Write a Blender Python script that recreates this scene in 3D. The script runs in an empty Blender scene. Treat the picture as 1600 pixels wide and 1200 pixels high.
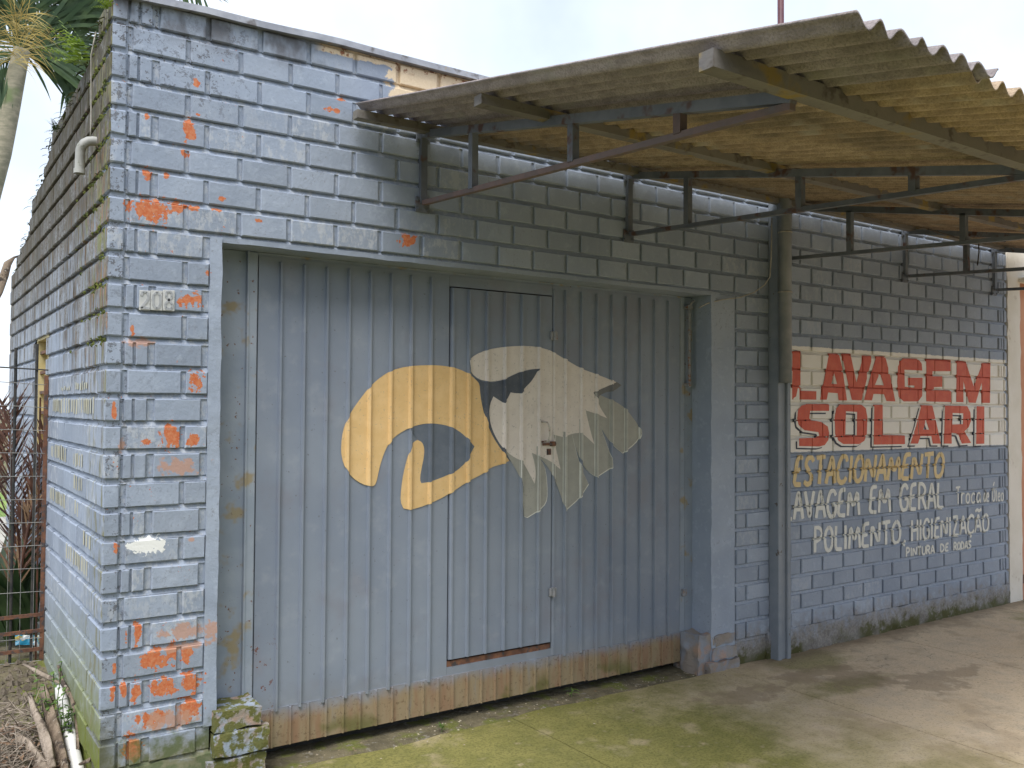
import bpy, math, random
import numpy as np
from mathutils import Vector, Matrix, noise as mnoise
random.seed(7)
S = bpy.context.scene
C = S.collection
# ------------------------------------------------------------------ camera
F, YAW, PIT, ROL = 1401.31, 0.600925, 0.0259489, 0.00596843
CAM = Vector((-0.812807, -4.525468, 1.675634))
_fw = Vector((math.sin(YAW)*math.cos(PIT), math.cos(YAW)*math.cos(PIT), math.sin(PIT)))
_rt = Vector((math.cos(YAW), -math.sin(YAW), 0)); _up = _rt.cross(_fw)
RT = _rt*math.cos(ROL)+_up*math.sin(ROL); UP = -_rt*math.sin(ROL)+_up*math.cos(ROL); FW = _fw
cd = bpy.data.cameras.new('camera'); cam = bpy.data.objects.new('camera', cd); C.objects.link(cam)
cd.sensor_width = 36.0; cd.lens = F/1600*36.0; cd.clip_start = 0.05; cd.clip_end = 2000
M = Matrix((RT, UP, -FW)).transposed().to_4x4(); M.translation = CAM
cam.matrix_world = M
S.camera = cam
# ------------------------------------------------------------------ sky, sun, exposure
SUN_EL, SUN_AZ = math.radians(58), math.radians(226)      # azimuth from +y clockwise
w = bpy.data.worlds.new('World'); S.world = w; w.use_nodes = True
nt = w.node_tree; nt.nodes.clear()
sky = nt.nodes.new('ShaderNodeTexSky'); sky.sky_type = 'NISHITA'; sky.sun_disc = False
sky.sun_elevation = SUN_EL; sky.sun_rotation = SUN_AZ; sky.dust_density = 2.0
tc = nt.nodes.new('ShaderNodeTexCoord')
nz = nt.nodes.new('ShaderNodeTexNoise'); nz.inputs['Scale'].default_value = 2.6; nz.inputs['Detail'].default_value = 6
nt.links.new(tc.outputs['Generated'], nz.inputs['Vector'])
mr = nt.nodes.new('ShaderNodeMapRange'); mr.inputs[1].default_value = .3; mr.inputs[2].default_value = .7
mr.inputs[3].default_value = .45; mr.inputs[4].default_value = .97
nt.links.new(nz.outputs['Fac'], mr.inputs[0])
mx = nt.nodes.new('ShaderNodeMix'); mx.data_type = 'RGBA'
mx.inputs['B'].default_value = (8.3, 9.0, 10.1, 1)
nt.links.new(mr.outputs[0], mx.inputs['Factor']); nt.links.new(sky.outputs[0], mx.inputs['A'])
bg = nt.nodes.new('ShaderNodeBackground'); bg.inputs['Strength'].default_value = 0.072
nt.links.new(mx.outputs['Result'], bg.inputs['Color'])
wo = nt.nodes.new('ShaderNodeOutputWorld'); nt.links.new(bg.outputs[0], wo.inputs['Surface'])
sl = bpy.data.lights.new('sun', 'SUN'); sl.energy = 1.5; sl.angle = math.radians(30); sl.color = (1, .975, .94)
so = bpy.data.objects.new('sun', sl); C.objects.link(so)
sd = Vector((math.sin(SUN_AZ)*math.cos(SUN_EL), math.cos(SUN_AZ)*math.cos(SUN_EL), math.sin(SUN_EL)))
so.rotation_euler = sd.to_track_quat('Z', 'Y').to_euler(); so.location = (0, -10, 12)
vs = S.view_settings; vs.view_transform = 'Standard'; vs.look = 'None'; vs.gamma = 1; vs.exposure = 1.20
vs.use_curve_mapping = False
S.cycles.max_bounces = 5; S.cycles.diffuse_bounces = 3; S.cycles.glossy_bounces = 2; S.cycles.transmission_bounces = 3
# ------------------------------------------------------------------ helpers
def at(px, py, ax, val):
    d = FW + RT*((px-800)/F) - UP*((py-600)/F)
    return CAM + d*((val-CAM[ax])/d[ax])
def proj(P):
    d = Vector(P)-CAM; z = d.dot(FW)
    return (800+F*d.dot(RT)/z, 600-F*d.dot(UP)/z, z)
class MB:
    def __init__(s): s.v = []; s.f = []
    def quad(s, a, b, c, d):
        n = len(s.v); s.v += [tuple(a), tuple(b), tuple(c), tuple(d)]; s.f.append((n, n+1, n+2, n+3))
    def tri(s, a, b, c):
        n = len(s.v); s.v += [tuple(a), tuple(b), tuple(c)]; s.f.append((n, n+1, n+2))
    def box(s, x0, x1, y0, y1, z0, z1, j=0, bev=0):
        if bev:
            n = len(s.v); c = ((x0+x1)/2, (y0+y1)/2, (z0+z1)/2); h = ((x1-x0)/2, (y1-y0)/2, (z1-z0)/2)
            idx = {}
            for sx in (-1, 1):
                for sy in (-1, 1):
                    for sz in (-1, 1):
                        for k in range(3):
                            q = [sx*h[0], sy*h[1], sz*h[2]]
                            for a, sg in enumerate((sx, sy, sz)):
                                if a != k: q[a] -= sg*bev
                            idx[(sx, sy, sz, k)] = len(s.v)
                            s.v.append(tuple(c[a]+q[a]+(random.uniform(-j, j) if j else 0) for a in range(3)))
            def ori(f, nrm):
                a, b, cc = (Vector(s.v[i]) for i in f[:3])
                return f if (b-a).cross(cc-b).dot(Vector(nrm)) > 0 else f[::-1]
            for k in range(3):
                o = [a for a in range(3) if a != k]
                for sg in (-1, 1):
                    ring = []
                    for p, q in ((-1, -1), (1, -1), (1, 1), (-1, 1)):
                        t = [0, 0, 0]; t[k] = sg; t[o[0]] = p; t[o[1]] = q; ring.append(idx[(*t, k)])
                    nn = [0, 0, 0]; nn[k] = sg; s.f.append(ori(tuple(ring), nn))
            for k in range(3):
                o = [a for a in range(3) if a != k]
                for p in (-1, 1):
                    for q in (-1, 1):
                        t0 = [0, 0, 0]; t0[k] = -1; t0[o[0]] = p; t0[o[1]] = q; t1 = list(t0); t1[k] = 1
                        nn = [0, 0, 0]; nn[o[0]] = p; nn[o[1]] = q
                        s.f.append(ori((idx[(*t0, o[0])], idx[(*t1, o[0])], idx[(*t1, o[1])], idx[(*t0, o[1])]), nn))
            for sx in (-1, 1):
                for sy in (-1, 1):
                    for sz in (-1, 1):
                        s.f.append(ori(tuple(idx[(sx, sy, sz, k)] for k in range(3)), (sx, sy, sz)))
            return
        n = len(s.v); r = (lambda: random.uniform(-j, j)) if j else (lambda: 0)
        for x in (x0, x1):
            for y in (y0, y1):
                for z in (z0, z1): s.v.append((x+r(), y+r(), z+r()))
        for f in ((0, 1, 3, 2), (4, 6, 7, 5), (0, 4, 5, 1), (2, 3, 7, 6), (0, 2, 6, 4), (1, 5, 7, 3)):
            s.f.append(tuple(n+i for i in f))
    def bar(s, a, b, w, h, up=(0, 0, 1)):
        a = Vector(a); b = Vector(b); d = (b-a).normalized(); sd_ = d.cross(Vector(up))
        if sd_.length < 1e-4: sd_ = d.cross(Vector((0, 1, 0)))
        sd_.normalize(); u = sd_.cross(d); n = len(s.v)
        for p in (a, b):
            for i, j in ((-1, -1), (1, -1), (1, 1), (-1, 1)): s.v.append(tuple(p+sd_*(i*w/2)+u*(j*h/2)))
        for i in range(4): s.f.append((n+i, n+(i+1) % 4, n+4+(i+1) % 4, n+4+i))
        s.f += [(n+3, n+2, n+1, n), (n+4, n+5, n+6, n+7)]
    def tube(s, pts, r, seg=8, caps=True):
        pts = [Vector(p) for p in pts]; rs = r if isinstance(r, (list, tuple)) else [r]*len(pts)
        n0 = len(s.v); ref = None
        for i, p in enumerate(pts):
            d = (pts[min(i+1, len(pts)-1)]-pts[max(i-1, 0)]).normalized()
            if ref is None:
                ref = d.cross(Vector((0, 0, 1)));
                if ref.length < .1: ref = d.cross(Vector((0, 1, 0)))
            ref = (ref-d*ref.dot(d)).normalized(); b = d.cross(ref)
            for k in range(seg):
                a = 2*math.pi*k/seg; s.v.append(tuple(p+(ref*math.cos(a)+b*math.sin(a))*rs[i]))
        for i in range(len(pts)-1):
            for k in range(seg):
                a = n0+i*seg+k; b2 = n0+i*seg+(k+1) % seg; s.f.append((a, b2, b2+seg, a+seg))
        if caps:
            s.f.append(tuple(n0+k for k in range(seg))[::-1]); s.f.append(tuple(n0+(len(pts)-1)*seg+k for k in range(seg)))
    def blade(s, base, d, L, wd, droop=.3, seg=4, side=None):
        base = Vector(base); d = Vector(d).normalized()
        sdv = side if side is not None else d.cross(Vector((0, 0, 1)))
        if sdv.length < .05: sdv = Vector((1, 0, 0))
        sdv = sdv.normalized(); p = base.copy(); n0 = len(s.v)
        for i in range(seg+1):
            t = i/seg; ww = wd*(.35+1.3*t if t < .5 else 2*(1-t))*.5+wd*.02
            s.v += [tuple(p-sdv*ww), tuple(p+sdv*ww)]
            d = (d+Vector((0, 0, -droop/seg*(1+t)))).normalized(); p = p+d*(L/seg)
        for i in range(seg): a = n0+2*i; s.f.append((a, a+1, a+3, a+2))
    def build(s, name, mat, parent=None, smooth=False, loc=None):
        me = bpy.data.meshes.new(name); me.from_pydata(s.v, [], s.f); me.validate(); me.update()
        if mat: me.materials.append(mat)
        if smooth: me.polygons.foreach_set('use_smooth', [True]*len(me.polygons))
        return link(name, me, parent, loc)
def link(name, me, parent=None, loc=None):
    o = bpy.data.objects.new(name, me); C.objects.link(o)
    if loc is not None: o.location = loc
    if parent is not None: o.parent = parent
    return o
def tag(o, label=None, cat=None, group=None, kind=None):
    for k, v in (('label', label), ('category', cat), ('group', group), ('kind', kind)):
        if v: o[k] = v
    return o
def thing(name, label, cat, loc=(0, 0, 0), group=None):
    o = bpy.data.objects.new(name, None); C.objects.link(o); o.empty_display_size = .1; o.location = loc
    return tag(o, label, cat, group)
def wob(p, sc, amp): return (mnoise.noise(Vector(p)*sc))*amp
# ------------------------------------------------------------------ material kit
class T:
    def __init__(s, name):
        s.m = bpy.data.materials.new(name); s.m.use_nodes = True; s.t = s.m.node_tree
        s.b = s.t.nodes['Principled BSDF']; s.geo = s.n('ShaderNodeNewGeometry'); s.pos = s.geo.outputs['Position']
        sp = s.n('ShaderNodeSeparateXYZ'); s.l(s.pos, sp.inputs[0]); s.x, s.y, s.z = sp.outputs
    def n(s, t, **k):
        nd = s.t.nodes.new(t)
        for a, b in k.items(): setattr(nd, a, b)
        return nd
    def l(s, a, b): s.t.links.new(a, b)
    def put(s, v, sock):
        if isinstance(v, bpy.types.NodeSocket): s.l(v, sock)
        else: sock.default_value = v
    def noise(s, scale, detail=4, rough=.55, vec=None, st=(1, 1, 1), off=0):
        nd = s.n('ShaderNodeTexNoise'); v = vec or s.pos
        if st != (1, 1, 1) or off:
            mp = s.n('ShaderNodeMapping'); mp.inputs['Scale'].default_value = st; mp.inputs['Location'].default_value = (off, off*.7, off*.3)
            s.l(v, mp.inputs[0]); v = mp.outputs[0]
        nd.inputs['Scale'].default_value = scale; nd.inputs['Detail'].default_value = min(detail, 3); nd.inputs['Roughness'].default_value = rough
        s.l(v, nd.inputs['Vector']); return nd.outputs['Fac']
    def math(s, op, a, b=0, clamp=False):
        nd = s.n('ShaderNodeMath', operation=op, use_clamp=clamp); s.put(a, nd.inputs[0]); s.put(b, nd.inputs[1]); return nd.outputs[0]
    def step(s, v, a, b, lo=0, hi=1):
        nd = s.n('ShaderNodeMapRange', interpolation_type='SMOOTHSTEP'); s.put(v, nd.inputs[0])
        for i, q in enumerate((a, b, lo, hi)): nd.inputs[i+1].default_value = q
        return nd.outputs[0]
    def mul(s, *a):
        r = a[0]
        for q in a[1:]: r = s.math('MULTIPLY', r, q)
        return r
    def mx(s, *a):
        r = a[0]
        for q in a[1:]: r = s.math('MAXIMUM', r, q)
        return r
    def mix(s, f, a, b, mode='MIX'):
        nd = s.n('ShaderNodeMix', data_type='RGBA', blend_type=mode); s.put(f, nd.inputs['Factor'])
        for v, k in ((a, 'A'), (b, 'B')): s.put(v if isinstance(v, bpy.types.NodeSocket) else (*v, 1), nd.inputs[k])
        return nd.outputs['Result']
    def blobs(s, lst, vec, edge=.25, nsc=14, namp=.9):
        """union of ellipses with ragged edges; lst of (centre, radii)"""
        d = None
        for c, r in lst:
            mp = s.n('ShaderNodeMapping', vector_type='TEXTURE'); mp.inputs['Location'].default_value = c; mp.inputs['Scale'].default_value = r
            s.l(vec, mp.inputs[0]); ln = s.n('ShaderNodeVectorMath', operation='LENGTH'); s.l(mp.outputs[0], ln.inputs[0])
            d = ln.outputs['Value'] if d is None else s.math('MINIMUM', d, ln.outputs['Value'])
        n = s.noise(nsc, 4, .6)
        d = s.math('ADD', d, s.math('MULTIPLY', s.math('SUBTRACT', n, .5), namp*2))
        return s.step(d, 1-edge*.5, 1+edge*.5, 1, 0)
    def bump(s, h, strength=.3, dist=.01):
        nd = s.n('ShaderNodeBump'); nd.inputs['Strength'].default_value = strength; nd.inputs['Distance'].default_value = dist
        s.l(h, nd.inputs['Height']); s.l(nd.outputs[0], s.b.inputs['Normal'])
    def out(s, col, rough=.7, metal=0, spec=None):
        s.put(col if isinstance(col, bpy.types.NodeSocket) else (*col, 1), s.b.inputs['Base Color'])
        s.put(rough, s.b.inputs['Roughness']); s.b.inputs['Metallic'].default_value = metal
        if spec is not None: s.b.inputs['Specular IOR Level'].default_value = spec
        return s.m
    def rand(s): return s.n('ShaderNodeObjectInfo').outputs['Random']
def simple(name, c1, c2, scale=8, rough=.75, bump=.25, bsc=60, dist=.004, spots=None, metal=0, st=(1, 1, 1), rnd=.0, spec=None):
    t = T(name); col = t.mix(t.step(t.noise(scale, 5, .6, st=st), .35, .65), c1, c2)
    if rnd:
        f = t.step(t.rand(), 0, 1, 1-rnd, 1+rnd); vm = t.n('ShaderNodeVectorMath', operation='SCALE'); t.l(col, vm.inputs[0]); t.l(f, vm.inputs['Scale']); col = vm.outputs[0]
    for (c, sc, lo, hi) in (spots or []): col = t.mix(t.step(t.noise(sc, 6, .65, off=3.1), lo, hi), col, c)
    if bump: t.bump(t.noise(bsc, 4, .6), bump, dist)
    return t.out(col, rough, metal, spec)
def leafmat(name, c1, c2, tr=.35):
    t = T(name); col = t.mix(t.step(t.noise(5, 3), .35, .65), c1, c2); t.out(col, .5)
    ts = t.n('ShaderNodeBsdfTranslucent'); t.l(col, ts.inputs[0]); ms = t.n('ShaderNodeMixShader'); ms.inputs[0].default_value = tr
    o = t.t.nodes['Material Output']; t.l(t.b.outputs[0], ms.inputs[1]); t.l(ts.outputs[0], ms.inputs[2]); t.l(ms.outputs[0], o.inputs['Surface']); return t.m
# ------------------------------------------------------------------ wall material (paint, flaking, dirt)
BLUE1, BLUE2 = (.268, .314, .395), (.322, .368, .448)
ORANGE = (.50, .125, .045)
def fp(x, y): return at(x, y, 1, -.013)
def patch(px, py, rx, ry):
    a = fp(px-rx, py); b = fp(px+rx, py); c = fp(px, py-ry); d = fp(px, py+ry)
    m = fp(px, py); return ((m.x, 0, m.z), (max(.006, (b.x-a.x)/2), 50, max(.006, (c.z-d.z)/2)))
OR = [(236, 330, 30, 17), (276, 322, 14, 8), (296, 205, 7, 19), (305, 128, 6, 6), (229, 182, 4, 5), (290, 240, 6, 5), (230, 270, 7, 9), (261, 274, 4, 5),
      (347, 311, 5, 4), (303, 326, 9, 4), (340, 328, 8, 3), (637, 376, 13, 8), (520, 172, 13, 4), (533, 155, 5, 3), (295, 470, 19, 10), (306, 597, 10, 15),
      (207, 515, 3, 7), (266, 681, 14, 16), (301, 687, 8, 9), (228, 690, 7, 5), (178, 640, 3, 15), (180, 858, 4, 7), (610, 190, 7, 4), (215, 990, 7, 17), (197, 992, 3, 10),
      (240, 1030, 28, 13), (268, 1018, 10, 12), (291, 1024, 7, 15), (178, 1042, 3, 10), (176, 1080, 4, 14), (193, 1080, 4, 15), (211, 1080, 7, 17), (255, 1073, 19, 14), (297, 1066, 15, 16),
      (240, 1122, 24, 12), (297, 1106, 14, 17), (207, 1168, 13, 19), (405, 345, 5, 3), (325, 425, 4, 5), (310, 180, 3, 2)]
PK = [(280, 728, 28, 11), (290, 985, 34, 9), (330, 985, 8, 12), (262, 1125, 36, 14), (190, 695, 6, 10), (300, 845, 5, 4), (220, 535, 20, 6), (290, 1010, 40, 5)]
def wall_mat(name, zone):
    t = T(name); n1 = t.noise(2.3, 3); n2 = t.noise(16, 4, .65); n3 = t.noise(55, 4, .7)
    col = t.mix(t.step(n1, .3, .7), BLUE1, BLUE2)
    col = t.mix(t.mul(t.step(n2, .52, .75), .5), col, (.40, .455, .54))
    r = t.rand(); sc = t.step(r, 0, 1, .90, 1.07)
    vm = t.n('ShaderNodeVectorMath', operation='SCALE'); t.l(col, vm.inputs[0]); t.l(sc, vm.inputs['Scale']); col = vm.outputs[0]
    # chalky worn bricks, brick by brick
    rr = t.math('FRACT', t.math('MULTIPLY', r, 7.31))
    if zone != 'plain':
        chalk = t.mul(t.step(t.noise(34, 4, .7, st=(1, 1, .5), off=5), .46, .62), t.step(rr, .6, .85), .6)
        if zone == 'mid': chalk = t.mul(chalk, t.step(t.x, 1.6, 2.3, 1, .12))
        if zone == 'right': chalk = t.mul(chalk, .5)
        col = t.mix(chalk, col, (.47, .49, .515))
    nb_ = t.math('SUBTRACT', n2, .5)
    if zone != 'side':
        # flaked crumbs
        fl = t.mul(t.step(t.noise(46, 4, .75, off=9), .60, .64), t.step(n1, .48, .6))
        col = t.mix(t.mul(fl, .45), col, (.19, .185, .19))
    if zone == 'left':
        top = t.mul(t.step(t.z, 2.8, 3.4), t.step(t.x, .2, .95, 1, .1))
        lowc = t.mul(t.step(t.x, .05, .12, 1, .25), .8)
        mould = t.mul(t.step(t.noise(30, 4, .85, off=2), .55, .60), t.mx(top, lowc), t.step(rr, .1, .5, .35, 1))
        col = t.mix(t.mul(mould, .85), col, (.07, .065, .065))
    if zone in ('left', 'mid'):
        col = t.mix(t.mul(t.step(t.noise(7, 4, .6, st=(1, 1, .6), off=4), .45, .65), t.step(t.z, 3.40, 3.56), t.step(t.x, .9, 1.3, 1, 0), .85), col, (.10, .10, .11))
        om = t.blobs([patch(*q) for q in OR if (q[0] < 352) == (zone == 'left')], t.pos, .10, 34, 2.0)
        if zone == 'left':
            # stray chips of bare clay along the brick edges
            om = t.mx(om, t.mul(t.step(t.noise(30, 4, .7, off=14), .69, .705), t.step(rr, .5, .6)))
        col = t.mix(om, col, t.mix(t.step(n3, .35, .65), ORANGE, (.54, .21, .10)))
    if zone == 'left':
        pm = t.blobs([patch(*q) for q in PK], t.pos, .5, 30, 1.9)
        col = t.mix(t.mul(pm, .8), col, (.47, .27, .19))
        wm = t.blobs([patch(231, 852, 26, 13)], t.pos, .1, 40, 1.3)
        col = t.mix(wm, col, (.80, .80, .77))
        g = t.math('ADD', t.z, t.math('MULTIPLY', nb_, .35))
        col = t.mix(t.mul(t.step(g, -.02, .14, 1, 0), .9), col, t.mix(t.step(n2, .4, .6), (.10, .12, .035), (.19, .18, .09)))
        col = t.mix(t.mul(t.step(g, .1, .35, 1, 0), t.step(t.x, .0, .1, .8, 0)), col, (.10, .10, .06))
    if zone == 'mid':
        cm = t.mul(t.step(t.math('ADD', t.x, t.math('MULTIPLY', nb_, .25)), 1.425, 1.445), t.step(t.x, 2.5, 2.9, 1, 0),
                   t.step(t.math('ADD', t.z, t.math('MULTIPLY', n2, .06)), 3.385, 3.395))
        cm = t.mx(cm, t.mul(t.step(t.math('ADD', t.z, t.math('MULTIPLY', nb_, .05)), 3.577, 3.583), t.step(t.x, .98, 1.06)))
        col = t.mix(cm, col, t.mix(t.step(n3, .4, .7), (.70, .56, .38), (.76, .62, .44)))
        col = t.mix(t.mul(t.step(n2, .52, .6), t.step(t.z, 3.555, 3.59), cm), col, (.30, .13, .07))
    if zone == 'right':
        e = t.math('MULTIPLY', nb_, .02); pz = t.math('ADD', t.z, e); px = t.math('ADD', t.x, e)
        pan = t.mul(t.step(px, 4.842, 4.848), t.step(px, 8.135, 8.15, 1, 0), t.step(pz, 1.338, 1.342), t.step(pz, 2.165, 2.17, 1, 0))
        col = t.mix(pan, col, t.mix(t.step(n1, .3, .7), (.74, .71, .66), (.80, .78, .73)))
        g = t.math('ADD', t.z, t.math('MULTIPLY', nb_, .35))
        col = t.mix(t.mul(t.step(g, -.12, .10, 1, 0), .8), col, t.mix(t.step(n3, .4, .6), (.17, .145, .115), (.26, .23, .19)))
        col = t.mix(t.mul(t.step(g, -.17, -.08, 1, 0), t.step(n1, .42, .55)), col, (.085, .085, .03))
    if zone == 'side':
        # rain-streaked grime from the open top, moss by the corner and at the foot
        st1 = t.noise(7, 4, .65, st=(1, 2.2, .16), off=1); st2 = t.noise(24, 4, .7, st=(1, 1.6, .25), off=6)
        lim = t.math('SUBTRACT', t.z, t.step(t.y, .1, 1.6, 1.65, 2.0))
        near = t.step(t.math('ADD', lim, t.math('MULTIPLY', t.math('SUBTRACT', st1, .5), 2.6)), -.15, .5)
        dirt = t.mul(near, t.step(t.math('ADD', st2, t.step(t.z, 2.5, 3.2, -.06, .3)), .22, .5))
        dcol = t.mix(t.step(n2, .35, .65), (.042, .034, .020), (.11, .085, .052))
        dcol = t.mix(t.mul(t.step(st2, .52, .66), t.step(t.y, .2, 1.3, 1, .1)), dcol, (.33, .16, .06))
        dcol = t.mix(t.mul(t.step(n3, .42, .58), t.step(n1, .42, .6)), dcol, (.22, .22, .22))
        col = t.mix(t.mul(dirt, .95), col, dcol)
        ms = t.mul(t.step(t.noise(11, 4, .75, st=(1, 1, .45), off=8), .53, .62), t.step(t.y, .1, 1.1, 1, .1), t.step(t.z, 2.0, 2.7))
        col = t.mix(ms, col, t.mix(n3, (.09, .11, .012), (.24, .24, .03)))
        crust = t.mul(t.step(t.math('ADD', t.z, t.math('MULTIPLY', t.math('SUBTRACT', st1, .5), 1.6)), 2.55, 3.2), t.step(n2, .28, .5))
        col = t.mix(t.mul(crust, .9), col, t.mix(n3, (.022, .018, .012), (.085, .07, .035)))
        g = t.math('ADD', t.z, t.math('MULTIPLY', nb_, .5))
        col = t.mix(t.mul(t.step(g, .1, .75, 1, 0), t.step(t.y, .4, 1.9, .85, .3)), col, (.23, .25, .13))
        col = t.mix(t.mul(t.step(g, -.05, .35, 1, 0), t.step(t.y, .3, 1.0, 1, .4)), col, (.15, .18, .025))
        col = t.mix(t.mul(t.step(t.noise(12, 4, .7, st=(1, 2, .4), off=12), .5, .62), t.step(t.y, .15, .6, .8, 0)), col, (.19, .18, .09))
    t.bump(t.math('ADD', t.math('MULTIPLY', n3, .6), n2), .5, .006)
    return t.out(col, t.step(n2, .3, .7, .6, .85), 0, .35)
M_PLAIN = wall_mat('painted_plaster', 'plain'); M_WALL = wall_mat('painted_brick_mid', 'mid'); M_WL = wall_mat('painted_brick_corner', 'left'); M_WRT = wall_mat('painted_brick_sign', 'right'); M_SIDE = wall_mat('painted_brick_side', 'side')
def wzone(x): return M_WL if x < .62 else (M_WALL if x < 4.15 else M_WRT)
# ------------------------------------------------------------------ the garage: brick walls
HC = .135
meas = {0: 3.504, 1: 3.37, 2: 3.228, 3: 3.096, 4: 2.953, 5: 2.816, 6: 2.673, 7: 2.53, 8: 2.395, 9: 2.264, 10: 2.13, 11: 1.991, 12: 1.861, 13: 1.726, 14: 1.597,
        15: 1.465, 16: 1.325, 17: 1.192, 18: 1.06, 19: .927, 20: .797, 21: .666, 22: .535, 23: .398, 24: .267, 25: .13}
def zc(n): return .12+(25-n)*HC
ZN = {n: zc(n)+.6*(meas.get(n, zc(n))-zc(n)) for n in range(-1, 28)}
ZN[-1] = 3.62
JT, JV, PR = .026, .024, .016
WL, WR, OL, OR_, OT = 0.0, 8.173, .518, 4.025, 2.495
GROUND = -.20
def joints(a, b, first, per):
    out = []; k = math.ceil((a-first)/per)
    while first+k*per < b: out.append(first+k*per); k += 1
    return out
front = []            # (x0,x1,z0,z1,n)
ROWS = {}
for n in range(0, 28):
    z0, z1 = ZN[n], ZN[n-1]-JT
    if n == 0: z1 = 3.61
    if n == 26: z0 = -.015
    if n >= 27: continue
    A = n % 2 == 0
    row = []
    def add(x0, x1, zz0=None):
        if x1-x0 > .02: row.append((x0, x1, z0 if zz0 is None else zz0, z1))
    # left stretch
    if A: add(.068, .105); add(.117, .170)
    js = joints(.19, 4.62, .433 if A else .338, .2635 if A else .2615)
    edge = [(.205 if A else .083)-JV/2]+[q for q in js if q > .25]+[4.655]
    for a, b in zip(edge[:-1], edge[1:]):
        x0, x1 = a+JV/2, b-JV/2
        if n >= 8:
            if x0 < .46: add(x0, min(x1, .452))
            elif x1 > 4.275: add(max(x0, 4.285), x1)
        else: add(x0, x1)
    # sign wall, right of the post
    js = joints(4.80, 8.10, 4.884 if A else 5.015, .2689)
    edge = [4.66]+js
    if A:
        edge += [8.111]
        edge = sorted(set(round(q, 3) for q in edge))
        edge = [q for i, q in enumerate(edge) if i == 0 or q-edge[i-1] > .05]
    else:
        edge = [q for q in edge if q < 7.9]+[8.005]
    if n <= 26:
        for a, b in zip(edge[:-1], edge[1:]): add(a+JV/2, b-JV/2)
        if not A: add(8.028, 8.060); add(8.072, 8.102)
        add(8.124, 8.173)
    ROWS[n] = sorted((q[0], q[1], q[2], q[3]) for q in row)
    front += [(*q, n) for q in row]
def depth(x, z):
    for n, row in ROWS.items():
        if row and row[0][2] <= z <= row[0][3]:
            for q in row:
                if q[0] <= x <= q[1]: return PR
            return .001
    return .001
DIL = .008
_rows = [(r[0][2]-DIL, r[0][3]+DIL, [(q[0]-DIL, q[1]+DIL) for q in r if q[1] > 4.6]) for r in ROWS.values() if r]
def depthd(x, z):
    for z0, z1, row in _rows:
        if z0 <= z <= z1:
            for a, b in row:
                if a <= x <= b: return PR
            return .001
    return .001
CUTZ = sorted(set(round(c, 5) for z0, z1, r in _rows for c in (z0-.001, z0+.001, z1-.001, z1+.001)))
CUTX = sorted(set(round(c, 5) for z0, z1, r in _rows for q in r for c in (q[0]-.001, q[0]+.001, q[1]-.001, q[1]+.001)))
def front_map(u, v, d): return (u, -d, v)
def side_map(u, v, d): return (-d, u, v)
def brick_geo(mb, mp, u0, u1, v0, v1, pr, jit=.0022):
    """one worn, softly bevelled brick; ring of 8 points so its edges are not straight"""
    def ring(ins, d, j):
        a, b, c, e = u0+ins, u1-ins, v0+ins, v1-ins; pts = []
        for t in (0, 1/3, 2/3): pts.append((a+(b-a)*t, c))
        pts.append((b, c)); pts.append((b, e))
        for t in (1/3, 2/3): pts.append((b-(b-a)*t, e))
        pts.append((a, e))
        return [mp(p[0]+random.uniform(-j, j), p[1]+random.uniform(-j, j), d+random.uniform(-j, j)*.4) for p in pts]
    n = len(mb.v); bev = min(.0045, (u1-u0)*.12)
    mb.v += ring(bev, pr, jit*.6)+ring(0, pr-.0055, jit)+ring(0, -.012, 0)
    flip = mp is side_map
    def q(f): mb.f.append(f[::-1] if flip else f)
    q(tuple(n+i for i in range(8)))
    for k in range(2):
        for i in range(8):
            a = n+k*8+i; b = n+k*8+(i+1) % 8; q((a, a+8, b+8, b))
garage = thing('garage', 'low flat-roofed garage of blue-grey painted brick with peeling paint', 'garage')
# wall backing with struck mortar beds
def backing(mp, blocks, zrows, mat, name):
    mb = MB(); flip = mp is side_map
    for (u0, u1, vlo, vhi) in blocks:
        nu = max(1, int((u1-u0)/.09)); us = [u0+(u1-u0)*i/nu for i in range(nu+1)]
        prof = [(vlo, 0)]
        for n in sorted(zrows, reverse=True):
            z = zrows[n]
            for dz, d in ((-JT-.004, .0), (-JT+.001, .0065), (-.0005, -.007), (.004, .0)):
                if vlo+.001 < z+dz < vhi-.001: prof.append((z+dz, d))
        prof.append((vhi, 0)); n0 = len(mb.v)
        for (z, d) in prof:
            for u in us:
                edge = u in (u0, u1)
                mb.v.append(mp(u, z+(0 if z in (vlo, vhi) else wob((u*1.0, z, 1), 6, .0035)), d+wob((u, z, 7), 9, .003)))
        k = len(us)
        for i in range(len(prof)-1):
            for j in range(k-1):
                a = n0+i*k+j; f = (a, a+1, a+k+1, a+k); mb.f.append(f[::-1] if flip else f)
    return mb
zr = {n: ZN[n] for n in range(0, 27)}
mb = backing(front_map, [(0, OL-.03, -.25, 3.63), (OL-.03, OR_+.03, OT+.015, 3.63), (OR_+.03, WR, -.25, 3.63)], zr, M_WALL, 'front_wall')
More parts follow.
